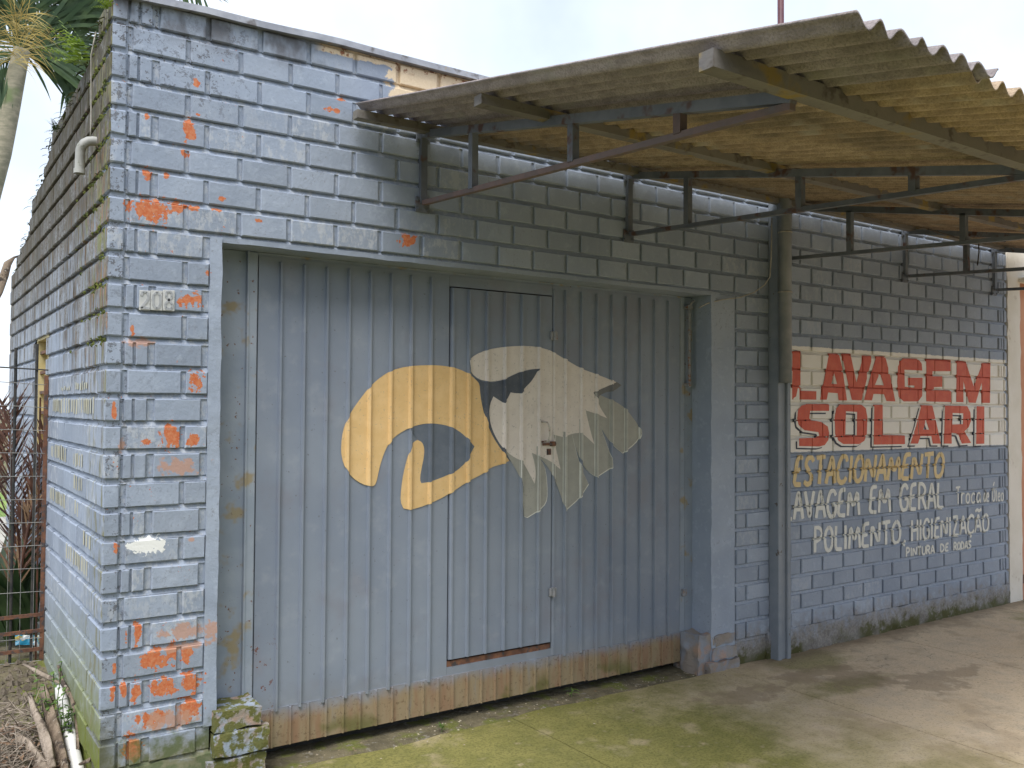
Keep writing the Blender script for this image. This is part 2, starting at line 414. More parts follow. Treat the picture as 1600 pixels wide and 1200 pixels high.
# closing faces of the wall's thickness (0.17 m)
mb.quad((WR, 0, -.25), (WR, .3, -.25), (WR, .3, 3.63), (WR, 0, 3.63))
front_wall = mb.build('front_wall', M_WALL, garage)
def zone_faces(o):
    me = o.data; me.materials.clear()
    for q in (M_WL, M_WALL, M_WRT): me.materials.append(q)
    for f in me.polygons: x = f.center.x; f.material_index = 0 if x < .62 else (1 if x < 4.15 else 2)
zone_faces(front_wall)
def screen_area(pts):
    p = [proj(q) for q in pts]
    xs = [min(1600, max(0, q[0])) for q in p]; ys = [min(1200, max(0, q[1])) for q in p]
    return (max(xs)-min(xs))*(max(ys)-min(ys))
def hidden_by_canopy(x, z): return z > 3.3 and x > 2.2
fr = []
for b in front:
    c = [(b[0], 0, b[2]), (b[1], 0, b[2]), (b[1], 0, b[3]), (b[0], 0, b[3])]
    a = screen_area(c)*(0.15 if hidden_by_canopy((b[0]+b[1])/2, b[2]) else 1)
    fr.append((a, b))
fr.sort(key=lambda q: -q[0])
NSOLO = 300-52
variants = {}
rest = MB()
for i, (a, b) in enumerate(fr):
    x0, x1, z0, z1, n = b
    if i < NSOLO:
        wd, ht = round(x1-x0, 3), round(z1-z0, 3); k = (wd, ht, random.randrange(3), wzone((x0+x1)/2).name)
        if k not in variants:
            m = MB(); brick_geo(m, front_map, -wd/2, wd/2, -ht/2, ht/2, PR)
            me = bpy.data.meshes.new('brick'); me.from_pydata(m.v, [], m.f); me.materials.append(wzone((x0+x1)/2)); variants[k] = me
        o = link('brick', variants[k], front_wall, ((x0+x1)/2, random.uniform(-.0015, .0015), (z0+z1)/2))
        o.rotation_euler = (random.uniform(-.008, .008), random.uniform(-.006, .006), random.uniform(-.006, .006))
    else: brick_geo(rest, front_map, x0, x1, z0, z1, PR+random.uniform(-.0015, .0015))
o = rest.build('brickwork', M_WALL, front_wall); zone_faces(o); tag(o, kind='stuff')
# corner bricks, seen on both faces
for n in range(0, 27):
    z0, z1 = (ZN[n] if n < 26 else -.015), (ZN[n-1]-JT if n else 3.61)
    mb = MB(); dy = .19 if n % 2 else .315
    mb.box(-PR-.001, .055+random.uniform(-.003, .003), -PR-.002, dy, z0, z1, .002, .006)
    o = mb.build('corner_brick', M_WL, front_wall); o.data.materials.append(M_SIDE)
    for f in o.data.polygons:
        if f.normal.x < -.6: f.material_index = 1
m = MB(); m.box(-.005, .06, -.005, .21, -.26, 3.6); m.build('corner_mortar', M_WL, front_wall)
# plaster bands and reveals round the doorway
def lump(mb, x0, x1, y0, y1, z0, z1, amp, step=.03, seed=0):
    """box with a noisy skin"""
    def sub(a, b): k = max(1, int((b-a)/step)); return [a+(b-a)*i/k for i in range(k+1)]
    xs, ys, zs = sub(x0, x1), sub(y0, y1), sub(z0, z1)
    def P(x, y, z):
        v = mnoise.noise_vector(Vector((x, y, z))*9+Vector((seed, 0, 0)))+.5*mnoise.noise_vector(Vector((x, y, z))*23+Vector((seed, 3, 0)))
        return (x+v.x*amp, y+v.y*amp, z+v.z*amp)
    def sheet(A, B, fn, rev):
        n0 = len(mb.v)
        for a in A:
            for b in B: mb.v.append(P(*fn(a, b)))
        k = len(B)
        for i in range(len(A)-1):
            for j in range(k-1):
                f = (n0+i*k+j, n0+i*k+j+1, n0+(i+1)*k+j+1, n0+(i+1)*k+j); mb.f.append(f[::-1] if rev else f)
    sheet(xs, zs, lambda a, b: (a, y0, b), True); sheet(xs, zs, lambda a, b: (a, y1, b), False)
    sheet(ys, zs, lambda a, b: (x0, a, b), False); sheet(ys, zs, lambda a, b: (x1, a, b), True)
    sheet(xs, ys, lambda a, b: (a, b, z1), True); sheet(xs, ys, lambda a, b: (a, b, z0), False)
mb = MB(); lump(mb, .456, OL, -.012, .30, .10, OT+.02, .005, .03, 1); mb.build('door_jamb', M_WL, front_wall, True)
mb = MB(); lump(mb, OR_, 4.268, -.009, .30, -.24, OT+.01, .006, .03, 2); mb.build('door_jamb', M_PLAIN, front_wall, True)
mb = MB(); lump(mb, OL-.02, OR_+.08, -.008, .30, OT, 2.522, .0035, .03, 3); mb.build('lintel', M_PLAIN, front_wall, True)
# rough cement footing under the sign
mb = MB(); lump(mb, 4.62, WR+.002, -.026, .05, -.26, -.012, .018, .03, 4); mb.build('footing', M_WRT, front_wall, True)
mb = MB(); lump(mb, -.012, .50, -.018, .05, -.26, -.03, .014, .03, 5); mb.build('footing', M_WL, front_wall, True)
# side wall
STOP = [(0, 3.60), (.5, 3.55), (.95, 3.44), (1.3, 3.43), (2.05, 3.42), (2.3, 3.27), (2.6, 3.22), (3.1, 3.14), (3.2, 3.0), (3.7, 2.93), (4.38, 2.78)]
def stop(y):
    for (a, b), (c, d) in zip(STOP[:-1], STOP[1:]):
        if a <= y <= c: return b+(d-b)*(y-a)/(c-a)
    return STOP[-1][1]
WY0, WY1, WZ0, WZ1 = 2.04, 2.62, 1.39, 2.13
mb = MB()
for k in range(44):
    y0, y1 = k*.1, k*.1+.1
    if k == 43: y1 = 4.38
    tp = stop((y0+y1)/2)
    segs = [(-.25, tp)] if not (WY0-.05 < (y0+y1)/2 < WY1+.05) else [(-.25, WZ0), (WZ1, tp)]
    if segs[0][1] != tp: y0 = y0
    b2 = backing(side_map, [(y0, y1, a, b) for a, b in segs], zr, M_SIDE, '')
    n0 = len(mb.v); mb.v += b2.v; mb.f += [tuple(i+n0 for i in f) for f in b2.f]
    mb.quad((0, y0, tp), (0, y1, tp), (.14, y1, tp), (.14, y0, tp))
mb.quad((0, 4.38, -.25), (.14, 4.38, -.25), (.14, 4.38, 2.78), (0, 4.38, 2.78))
side_wall = mb.build('side_wall', M_SIDE, garage)
sb = []
for n in range(0, 27):
    z0, z1 = (ZN[n] if n < 26 else -.03), (ZN[n-1]-JT if n else 3.61)
    st = (.205 if n % 2 else .33); y = st
    while y < 4.3:
        L = .25
        a, b = y, min(y+L-.012, 4.375)
        tp = min(stop(a), stop(b))
        if z0 > tp-.04: y += L; continue
        if not (z1 > WZ0 and z0 < WZ1 and b > WY0-.02 and a < WY1+.02): sb.append((a, b, z0, min(z1, tp+.02)))
        elif a < WY0-.08 and z1 > WZ0: sb.append((a, WY0-.01, z0, min(z1, tp+.02)))
        elif b > WY1+.08: sb.append((WY1+.02, b, z0, z1))
        y += L
sr = sorted(((screen_area([(0, b[0], b[2]), (0, b[1], b[2]), (0, b[1], b[3]), (0, b[0], b[3])]), b) for b in sb), key=lambda q: -q[0])
rest = MB()
for i, (a, b) in enumerate(sr):
    if i < 200:
        m = MB(); brick_geo(m, side_map, -(b[1]-b[0])/2, (b[1]-b[0])/2, -(b[3]-b[2])/2, (b[3]-b[2])/2, PR, .003)
        o = m.build('brick', M_SIDE, side_wall, loc=(random.uniform(-.002, .002), (b[0]+b[1])/2, (b[2]+b[3])/2))
    else: brick_geo(rest, side_map, b[0], b[1], b[2], b[3], PR, .003)
tag(rest.build('brickwork', M_SIDE, side_wall), kind='stuff')
# side window
M_CREAM = simple('cream_window_paint', (.55, .46, .22), (.62, .53, .30), 10, .6, .2)
M_RUST = simple('rusty_iron', (.12, .055, .035), (.22, .10, .055), 14, .8, .5, 80, .003, [((.07, .06, .06), 30, .5, .65)])
M_IRON = simple('dark_iron', (.02, .022, .022), (.05, .045, .04), 20, .6, .3)
win = MB(); win.box(.0, .14, WY0-.02, WY0+.005, WZ0, WZ1); win.box(.002, .14, WY1-.005, WY1+.02, WZ0, WZ1); win.box(.001, .14, WY0, WY1, WZ1-.01, WZ1+.03); win.box(.001, .14, WY0, WY1, WZ0-.03, WZ0+.01)
window = win.build('window', M_CREAM, garage)
m = MB(); m.box(.06, .075, WY0+.005, WY1-.005, WZ0+.01, WZ1-.01); m.build('shutter', M_CREAM, window)
for k in range(5):
    z = WZ0+.09+k*.14; m = MB(); m.bar((.03, WY0, z), (.03, WY1, z), .02, .02); m.build('bar', M_RUST, window)
# flat roof, back walls: so that the building is closed
M_CONC = simple('raw_concrete', (.25, .24, .22), (.34, .32, .29), 5, .9, .4)
m = MB()
m.box(.13, WR-.01, .02, 4.36, 2.62, 2.72); m.build('roof', M_CONC, garage)
m = MB(); m.box(.0, WR, 4.385, 4.5, -.25, 2.75); m.box(8.05, 8.17, .30, 4.38, -.25, 3.3); m.build('back_wall', M_CONC, garage)
# coping flashing
M_FLASH = simple('weathered_zinc', (.23, .24, .27), (.34, .35, .38), 6, .6, .25, 40, .004, [((.13, .12, .12), 9, .55, .7), ((.33, .27, .20), 14, .62, .7)], .3)
for x0, x1 in ((-.02, 2.0), (2.0, 4.05), (4.05, 6.1), (6.1, 8.2)):
    m = MB(); n = 14; zf = lambda x: 3.60+.022*min(1, x/1.0)+wob((x, 0, 3), 2.5, .007)
    for i in range(n):
        a = x0+(x1-x0-.004)*i/n; b = x0+(x1-x0-.004)*(i+1)/n
        za, zb = zf(a), zf(b); ya, yb = -.052+wob((a, 1, 0), 4, .006), -.052+wob((b, 1, 0), 4, .006)
        m.quad((a, ya, za), (b, yb, zb), (b, yb+.006, zb+.036), (a, ya+.006, za+.036))
        m.quad((a, ya+.006, za+.036), (b, yb+.006, zb+.036), (b, .2, zb+.045), (a, .2, za+.045))
        m.quad((a, 0.0, za+.004), (b, 0.0, zb+.004), (b, yb, zb), (a, ya, za))
    m.build('coping', M_FLASH, garage)
# ------------------------------------------------------------------ painted lettering on the wall
def fill(contours, fn, dxmax=.02, dzmax=1):
    """even-odd trapezoid fill of 2-D contours (u,v); fn(u,v)->3-D"""
    mb = MB(); E = []; us = set()
    for c in contours:
        for p, q in zip(c, c[1:]+c[:1]):
            us.add(round(p[0], 6))
            if abs(p[0]-q[0]) > 1e-7: E.append((p, q) if p[0] < q[0] else (q, p))
    lo, hi = min(us), max(us); k = max(1, int((hi-lo)/dxmax))
    us = sorted(us | set(lo+(hi-lo)*i/k for i in range(k+1)) | (set(c for c in CUTX if lo < c < hi) if dzmax else set()))
    for a, b in zip(us[:-1], us[1:]):
        if b-a < 1e-6: continue
        mid = (a+b)/2; hit = []
        for p, q in E:
            if p[0] <= mid <= q[0]:
                g = lambda u: p[1]+(q[1]-p[1])*(u-p[0])/(q[0]-p[0])
                hit.append((g(mid), g(a), g(b)))
        hit.sort()
        for i in range(0, len(hit)-1, 2):
            (m0, a0, b0), (m1, a1, b1) = hit[i], hit[i+1]
            zs = [-9.]+([c for c in CUTZ if min(a0, b0) < c < max(a1, b1)] if dzmax else [])+[9.]
            for c0, c1 in zip(zs[:-1], zs[1:]):
                la, ha, lb, hb = (min(max(c, p), q) for c, p, q in ((c0, a0, a1), (c1, a0, a1), (c0, b0, b1), (c1, b0, b1)))
                if ha-la < 1e-6 and hb-lb < 1e-6: continue
                mb.quad(fn(a, la), fn(b, lb), fn(b, hb), fn(a, ha))
    return mb
def z2(x, y): p = fp(1220+x/4.4444, 530+y/4.4444); return (p.x, p.z)
def z3(x, y): p = fp(1220+x/4.4444, 690+y/4.4444); return (p.x, p.z)
def onwall(off): return lambda u, v: (u, -depthd(u, v)-off, v)
def paintmat(name, c1, c2): 
    t = T(name); n = t.noise(14, 5, .6); col = t.mix(t.step(n, .3, .7), c1, c2)
    col = t.mix(t.mul(t.step(t.noise(60, 4, .7), .6, .7), .5), col, (.2, .2, .21)); t.bump(t.noise(60, 4), .3, .003); return t.out(col, .65, 0, .35)
M_RED = paintmat('red_sign_paint', (.56, .10, .06), (.62, .14, .08)); M_NAVY = paintmat('navy_sign_paint', (.035, .04, .06), (.06, .065, .09))
M_WHITE = paintmat('white_sign_paint', (.74, .71, .66), (.80, .78, .73)); M_GOLD = paintmat('ochre_sign_paint', (.64, .49, .25), (.70, .55, .30))
M_PALE = paintmat('pale_sign_paint', (.64, .64, .59), (.72, .72, .67))
LAV = {'L': [[(78, 82), (133, 82), (133, 358), (243, 362), (243, 420), (75, 418)]],
 'A': [[(332, 97), (400, 100), (425, 210), (456, 425), (398, 425), (392, 375), (325, 370), (315, 420), (270, 420), (300, 270)], [(367, 235), (387, 312), (347, 310)]],
 'V': [[(420, 100), (480, 102), (522, 300), (570, 112), (634, 115), (557, 425), (490, 422), (455, 270)]],
 'A.': [[(660, 117), (722, 120), (760, 270), (792, 432), (730, 430), (712, 382), (640, 380), (630, 425), (575, 422), (615, 270)], [(684, 235), (712, 320), (650, 318)]],
 'G': [[(828, 150), (852, 132), (950, 135), (975, 170), (979, 218), (855, 212), (858, 330), (924, 338), (924, 322), (880, 320), (878, 268), (981, 268), (978, 395), (950, 432), (850, 432), (814, 400), (805, 300), (810, 190)]],
 'E': [[(1007, 138), (1176, 145), (1176, 222), (1050, 222), (1050, 258), (1118, 258), (1118, 330), (1060, 333), (1060, 352), (1180, 355), (1180, 437), (1007, 432)]],
 'M': [[(1220, 150), (1280, 155), (1337, 330), (1397, 165), (1452, 165), (1449, 442), (1397, 442), (1392, 300), (1350, 442), (1303, 440), (1264, 290), (1265, 438), (1215, 436)]]}
SOL = {'S': [[(180, 450), (330, 450), (330, 498), (198, 498), (192, 550), (215, 562), (275, 575), (320, 605), (331, 650), (325, 700), (300, 735), (260, 745), (122, 742), (122, 688), (240, 685), (262, 668), (255, 645), (160, 632), (118, 595), (108, 550), (115, 490), (140, 460)]],
 'O': [[(405, 452), (555, 455), (585, 480), (596, 540), (592, 660), (575, 705), (540, 728), (430, 728), (395, 705), (372, 660), (368, 540), (380, 480)], [(447, 500), (525, 505), (522, 668), (443, 668)]],
 'L': [[(645, 455), (707, 455), (703, 665), (857, 668), (857, 728), (640, 732)]],
 'A': [[(972, 458), (1047, 460), (1077, 590), (1106, 725), (1050, 725), (1040, 672), (965, 672), (947, 725), (895, 725), (935, 600)], [(1001, 562), (1024, 628), (985, 628)]],
 'R': [[(1135, 460), (1290, 465), (1312, 510), (1315, 570), (1300, 610), (1270, 640), (1317, 720), (1252, 725), (1225, 655), (1180, 650), (1182, 725), (1128, 725)], [(1188, 512), (1262, 515), (1260, 590), (1185, 592)]],
 'I': [[(1355, 465), (1408, 467), (1408, 725), (1352, 728)]]}
def poly_word(D, fz, mat, off, shift=(0, 0), grow=0):
    mb = MB()
    for k, cs in D.items():
        cs2 = [[fz(p[0]+shift[0], p[1]+shift[1]) for p in c] for c in cs]
        b = fill(cs2, onwall(off)); n0 = len(mb.v); mb.v += b.v; mb.f += [tuple(i+n0 for i in f) for f in b.f]
    return mb
word = poly_word(LAV, z2, M_RED, .0022).build('painted_word', M_RED, front_wall); word['label'] = 'red block capitals on the upper half of the white panel'
word = poly_word(SOL, z2, M_RED, .0044).build('painted_word', M_RED, front_wall); word['label'] = 'red block capitals with a navy drop line on the lower half of the white panel'
poly_word(SOL, z2, M_WHITE, .0031, (-12, 12)).build('letter_gap', M_WHITE, front_wall)
poly_word(SOL, z2, M_NAVY, .0018, (-21, 22)).build('letter_shadow', M_NAVY, front_wall)
FONT = {'A': [[(0, 0), (.32, .75), (.5, 1), (.68, .75), (1, 0)], [(.2, .36), (.82, .36)]], 'C': [[(1, .78), (.85, .97), (.5, 1), (.15, .8), (0, .45), (.12, .12), (.45, 0), (.8, .04), (1, .2)]],
 'D': [[(.08, 0), (.05, 1)], [(0, 1), (.6, .93), (.95, .62), (.92, .32), (.6, .05), (.05, 0)]], 'E': [[(1, 1), (.28, .97), (.15, .5), (.02, .04), (.95, .02)], [(.15, .5), (.8, .54)]],
 'G': [[(1, .8), (.75, 1), (.35, .95), (.05, .6), (.05, .25), (.35, 0), (.75, .02), (.98, .2), (1, .46), (.6, .46)]], 'H': [[(.05, 0), (.05, 1)], [(.95, 0), (.95, 1)], [(.05, .5), (.95, .52)]],
 'I': [[(.5, 0), (.52, 1)]], 'L': [[(.15, 1), (.08, .5), (.08, .04), (1, .02)]], 'M': [[(0, 0), (.12, 1), (.5, .25), (.86, 1), (1, 0)]], 'N': [[(.02, 0), (.06, 1), (.92, .02), (.98, 1)]],
 'O': [[(.5, 1), (.12, .8), (.02, .45), (.15, .1), (.5, 0), (.85, .15), (.98, .5), (.85, .85), (.5, 1)]], 'P': [[(.1, 0), (.12, 1)], [(.0, 1), (.6, 1), (.98, .8), (.8, .55), (.12, .42)]],
 'R': [[(.1, 0), (.12, 1)], [(.0, 1), (.6, 1), (.95, .78), (.75, .54), (.12, .45)], [(.5, .48), (1, 0)]], 'S': [[(.95, .82), (.7, 1), (.25, .95), (.08, .72), (.45, .52), (.85, .32), (.8, .08), (.4, 0), (.02, .12)]],
 'T': [[(0, .96), (1, 1)], [(.52, .98), (.5, 0)]], 'U': [[(.05, 1), (.05, .25), (.4, 0), (.8, .1), (.95, .4), (.95, 1)]], 'V': [[(0, 1), (.25, .5), (.5, 0), (.72, .5), (1, 1)]],
 'Z': [[(.05, .97), (.95, 1), (.05, .03), (1, 0)]], ',': [[(.7, .12), (.25, -.14)]], '~': [[(0, 1.18), (.35, 1.3), (.6, 1.18), (1, 1.3)]], '\'': [[(.3, 1.15), (.7, 1.45)]],
 ';': [[(.5, 0), (.6, -.12), (.4, -.18)]],
 'r': [[(.1, 0), (.1, .62)], [(.1, .45), (.5, .65), (.95, .6)]], 'o': [[(.5, .62), (.08, .45), (.1, .12), (.5, 0), (.9, .15), (.9, .48), (.5, .62)]], 'c': [[(.95, .52), (.5, .62), (.08, .4), (.15, .08), (.55, 0), (.95, .12)]],
 'a': [[(.9, .6), (.35, .62), (.05, .3), (.3, .0), (.85, .2), (.92, .6), (1, 0)]], 'd': [[(.85, .55), (.3, .6), (.05, .28), (.3, 0), (.85, .18), (.92, 1.0), (1, 0)]], 'e': [[(.08, .3), (.9, .36), (.7, .62), (.25, .58), (.05, .25), (.4, 0), (.95, .1)]],
 'l': [[(.4, 1), (.4, .1), (.9, 0)]]}
WID = {'I': .38, 'M': 1.3, 'N': 1.05, ' ': .5, ',': .42, 'E': .85, 'l': .5, 'r': .8, 'L': .8}
ACC = {'Ç': 'C;', 'Ã': 'A~', 'Ó': 'O\''}
def ribbon(mb, pts, wd, off):
    P = [Vector(p) for p in pts]
    if len(P) > 2:
        for _ in range(1):
            Q = [P[0]]
            for a, b in zip(P[:-1], P[1:]): Q += [a*.78+b*.22, a*.22+b*.78]
            P = Q+[P[-1]]
    R = [P[0]]
    for a, b in zip(P[:-1], P[1:]):
        k = max(1, int((b-a).length/.005))
        for i in range(1, k+1): R.append(a+(b-a)*i/k)
    n = len(R); prev = None; tot = n-1
    for i in range(n):
        d = (R[min(i+1, n-1)]-R[max(0, i-1)]); d = d.normalized() if d.length > 0 else Vector((1, 0)); s_ = Vector((-d.y, d.x))
        w_ = wd*(.94+.16*mnoise.noise(Vector((R[i].x*20, R[i].y*20, off*900))))*(.72 if i in (0, tot) else 1)
        row = []
        for t in (-.5, -.33, -.17, 0, .17, .33, .5):
            q = R[i]+s_*(t*w_); row.append((q.x, -depthd(q.x, q.y)-off, q.y))
        if prev:
            for a in range(6): mb.quad(prev[a], row[a], row[a+1], prev[a+1])
        prev = row
def brush_word(text, x0, x1, t0, b0, t1, b1, wd, mat, fz=z3, slant=0):
    mb = MB(); ws = [WID.get(c, 1) for c in text]; gap = .24; tot = sum(ws)+gap*(len(ws)-1); x = 0; k = 0
    for c, w_ in zip(text, ws):
        for gch in ACC.get(c, c):
            for stk in FONT.get(gch, []):
                pts = []
                for (u, v) in stk:
                    X = x0+(x1-x0)*(x+u*w_)/tot; f = (X-x0)/(x1-x0)
                    tp, bt = t0+(t1-t0)*f, b0+(b1-b0)*f
                    pts.append(fz(X+slant*(v-.5), bt+(tp-bt)*v))
                ribbon(mb, pts, wd, .0026+.0003*(k % 7)); k += 1
        x += w_+gap
    o = mb.build('painted_word', mat, front_wall); o['label'] = 'hand-brushed wall lettering reading '+text; return o
brush_word('ESTACIONAMENTO', 92, 1128, 108, 305, 80, 246, .042, M_GOLD, slant=14)
brush_word('LAVAGEM', 24, 540, 352, 545, 328, 508, .036, M_PALE)
brush_word('EM', 612, 755, 312, 495, 306, 488, .036, M_PALE)
brush_word('GERAL', 824, 1126, 300, 480, 284, 462, .036, M_PALE)
brush_word('Troca', 1212, 1382, 315, 432, 312, 424, .020, M_PALE)
brush_word('de', 1404, 1442, 318, 420, 316, 418, .017, M_PALE)
brush_word('Óleo', 1466, 1542, 322, 416, 318, 412, .017, M_PALE)
brush_word('POLIMENTO,', 228, 866, 598, 770, 545, 700, .034, M_PALE)
brush_word('HIGIENIZAÇÃO', 905, 1440, 545, 692, 500, 622, .030, M_PALE)
brush_word('PINTURA', 866, 1062, 738, 800, 718, 776, .020, M_PALE)
brush_word('DE', 1104, 1160, 712, 766, 706, 758, .020, M_PALE)
brush_word('RODAS', 1196, 1318, 702, 756, 688, 740, .020, M_PALE)
# washed-out cream letters on the side wall
M_FADE = paintmat('faded_cream_lettering', (.50, .47, .34), (.42, .43, .38))
mb = MB()
for (y0, y1, za, zb) in ((.25, 1.62, 1.625, 1.715), (.45, .82, 1.75, 1.80), (1.0, 1.35, 1.75, 1.785), (1.1, 1.7, 1.35, 1.44), (.55, .84, 1.22, 1.30), (.55, .84, 1.345, 1.42), (1.1, 1.7, 1.085, 1.17), (.28, .5, .955, 1.04), (.66, .74, 1.085, 1.17), (.35, 1.0, .82, .905)):
    y = y0
    while y < y1:
        d = random.uniform(.018, .05); a, b = za+random.uniform(0, .012), zb-random.uniform(0, .012)
        mb.quad((-PR-.0022, y+d, a), (-PR-.0022, y, a), (-PR-.0022, y, b), (-PR-.0022, y+d, b)); y += d+random.uniform(.012, .05)
o = mb.build('faded_lettering', M_FADE, side_wall); o['kind'] = 'stuff'
# ------------------------------------------------------------------ garage door
DY = .17
def door_mat(name, skirt=False):
    t = T(name); n1 = t.noise(1.8, 4); n2 = t.noise(9, 5, .6); n3 = t.noise(45, 5, .7)
    col = t.mix(t.step(n1, .3, .7), (.205, .24, .305), (.24, .275, .335))
    col = t.mix(t.mul(t.step(n2, .5, .75), .4), col, (.31, .34, .39))
    col = t.mix(t.mul(t.step(t.noise(3.2, 5, .6, off=4), .52, .7), .45), col, (.21, .21, .245))
    col = t.mix(t.mul(t.step(n3, .68, .72), .6), col, (.10, .09, .09))
    zz = t.math('ADD', t.z, t.math('MULTIPLY', t.math('SUBTRACT', n2, .5), .12))
    if skirt:
        st = t.noise(8, 5, .65, st=(1.6, 1, .25))
        rm = t.mul(t.step(zz, -.02, .10, 1, 0), t.step(st, .1, .4))
        col = t.mix(t.mul(rm, .9), col, t.mix(t.step(st, .4, .7), (.30, .225, .12), (.27, .155, .075)))
        col = t.mix(t.mul(t.step(t.noise(4, 4, off=3), .5, .62), t.step(zz, -.12, 0, 1, 0), .8), col, (.13, .13, .04))
        col = t.mix(t.mul(t.step(n3, .55, .68), .5), col, (.10, .055, .03))
    else:
        rs = t.mul(t.step(t.noise(22, 5, .75, off=7), .62, .66), t.step(t.x, .80, .95, 1, 0), t.step(t.z, .2, .9, 1, 0))
        col = t.mix(rs, col, (.16, .05, .03))
        col = t.mix(t.mul(t.step(zz, -.05, .2, 1, 0), .35), col, (.24, .22, .16))
    t.bump(t.math('ADD', t.math('MULTIPLY', t.noise(4, 3), 1.5), t.math('MULTIPLY', n3, .15)), .25, .01)
    return t.out(col, t.step(n2, .3, .7, .42, .62), 0, .4)
M_DOOR = door_mat('door_paint'); M_SKIRT = door_mat('rusty_skirt_paint', True)
door = thing('garage_door', 'wide ribbed blue-grey metal garage door painted with a horn and eagle emblem', 'garage door', (2.3, DY, GROUND))
def dchild(mb, name, mat, parent=door, **k):
    o = mb.build(name, mat, parent, **k)
    o.matrix_parent_inverse = Matrix.Translation(-Vector(door.location)) if parent is door else Matrix.Identity(4)
    return o
RX = [.886+.1325*k for k in range(8)]+[2.076, 2.206, 2.342, 2.473, 2.608]+[2.829, 2.965, 3.098, 3.232, 3.364, 3.495, 3.630, 3.765]
WX0, WX1, WZB, WZT = 1.945, 2.722, .155, 2.405
D0, D1, DB, DT = .765, 3.886, .045, 2.478
RW, RH = .020, .019
def rib(mb, x, za, zb, y=DY, wd=RW, h=RH):
    a, b = x-wd/2, x+wd/2; c, e = x-wd*.26, x+wd*.26
    for (p, q) in (((a, y), (c, y-h)), ((c, y-h), (e, y-h)), ((e, y-h), (b, y))):
        mb.quad((p[0], p[1], za), (q[0], q[1], za), (q[0], q[1], zb), (p[0], p[1], zb))
    mb.f.append((len(mb.v), len(mb.v)+1, len(mb.v)+2, len(mb.v)+3)); mb.v += [(a, y, za), (b, y, za), (e, y-h, za), (c, y-h, za)]
    mb.f.append((len(mb.v), len(mb.v)+1, len(mb.v)+2, len(mb.v)+3)); mb.v += [(c, y-h, zb), (e, y-h, zb), (b, y, zb), (a, y, zb)]
def dented(mb, x0, x1, z0, z1, y, th=.01, step=.07, amp=.0022, seed=0):
    nx, nz_ = max(1, int((x1-x0)/step)), max(1, int((z1-z0)/.16)); n0 = len(mb.v)
    for i in range(nx+1):
        for j in range(nz_+1):
            x = x0+(x1-x0)*i/nx; z = z0+(z1-z0)*j/nz_; mb.v.append((x, y+wob((x, z*.6, seed), 3.5, amp), z))
    k = nz_+1
    for i in range(nx):
        for j in range(nz_): a = n0+i*k+j; mb.f.append((a, a+k, a+k+1, a+1))
    mb.quad((x0, y, z0), (x0, y, z1), (x0, y+th, z1), (x0, y+th, z0)); mb.quad((x1, y, z1), (x1, y, z0), (x1, y+th, z0), (x1, y+th, z1))
    mb.quad((x0, y+th, z0), (x1, y+th, z0), (x1, y, z0), (x0, y, z0)); mb.quad((x0, y, z1), (x1, y, z1), (x1, y+th, z1), (x0, y+th, z1))
    mb.quad((x1, y+th, z0), (x0, y+th, z0), (x0, y+th, z1), (x1, y+th, z1))
for (a, b, za, zb) in ((D0, WX0-.004, DB, DT), (WX1+.004, D1, DB, DT), (WX0-.003, WX1+.003, WZT+.004, DT-.0005), (WX0-.003, WX1+.003, DB+.001, WZB-.045)):
    m = MB(); dented(m, a, b, za, zb, DY); dchild(m, 'sheet_panel', M_DOOR, smooth=False)
for x in RX:
    if WX0 < x < WX1: continue
    m = MB(); rib(m, x, DB+.004, DT-.03); dchild(m, 'rib', M_DOOR)
# dark closing behind
m = MB(); m.box(.55, 4.0, .30, .32, -.25, 2.6); dchild(m, 'backing_sheet', M_IRON)
# wicket door
m = MB(); dented(m, WX0+.007, WX1-.006, WZB, WZT-.004, DY-.006, .02, .07, .0015, 5); wicket = dchild(m, 'wicket_door', M_DOOR)
wicket['label'] = 'narrow pedestrian door cut into the garage door'
def wchild(mb, name, mat, **k):
    o = mb.build(name, mat, wicket, **k); return o
for x in RX:
    if WX0+.02 < x < WX1-.02: m = MB(); rib(m, x, WZB+.004, WZT-.012, DY-.006); wchild(m, 'rib', M_DOOR)
m = MB(); rib(m, WX0+.020, WZB+.004, WZT-.008, DY-.006, .022, .012); wchild(m, 'edge_strip', M_DOOR)
m = MB(); rib(m, WX1+.016, DB+.02, DT-.03, DY, .026, .010); dchild(m, 'edge_strip', M_DOOR)
M_PEEL = simple('worn_white_iron', (.45, .42, .38), (.52, .49, .44), 20, .6, .3, 60, .003, [((.18, .08, .05), 26, .56, .66)])
m = MB(); hx = 2.655
m.tube([(hx-.03, DY-.006, 1.585), (hx-.005, DY-.05, 1.58), (hx+.01, DY-.055, 1.55), (hx+.012, DY-.055, 1.50), (hx+.004, DY-.05, 1.46), (hx-.02, DY-.006, 1.452)], .006, 8); wchild(m, 'handle', M_PEEL, smooth=True)
m = MB(); m.bar((2.632, DY-.028, 1.437), (2.735, DY-.028, 1.441), .012, .016); m.box(2.70, 2.735, DY-.03, DY, 1.425, 1.455); wchild(m, 'bolt', M_RUST)
m = MB(); m.box(2.672, 2.712, DY-.012, DY, 1.365, 1.41, 0, .003); m.box(2.682, 2.704, DY-.02, DY-.012, 1.372, 1.402); wchild(m, 'lock', M_RUST)
M_HINGE = simple('painted_hinge', (.22, .23, .25), (.30, .30, .31), 25, .6, .3, 60, .003, [((.24, .11, .06), 30, .55, .65)])
for x, z in ((2.727, 2.145), (2.727, .478)):
    m = MB(); m.box(x-.028, x+.026, DY-.024, DY-.006, z-.028, z+.028, .002, .004); m.tube([(x-.002, DY-.03, z-.03), (x-.002, DY-.03, z+.03)], .010, 8); dchild(m, 'hinge', M_HINGE)
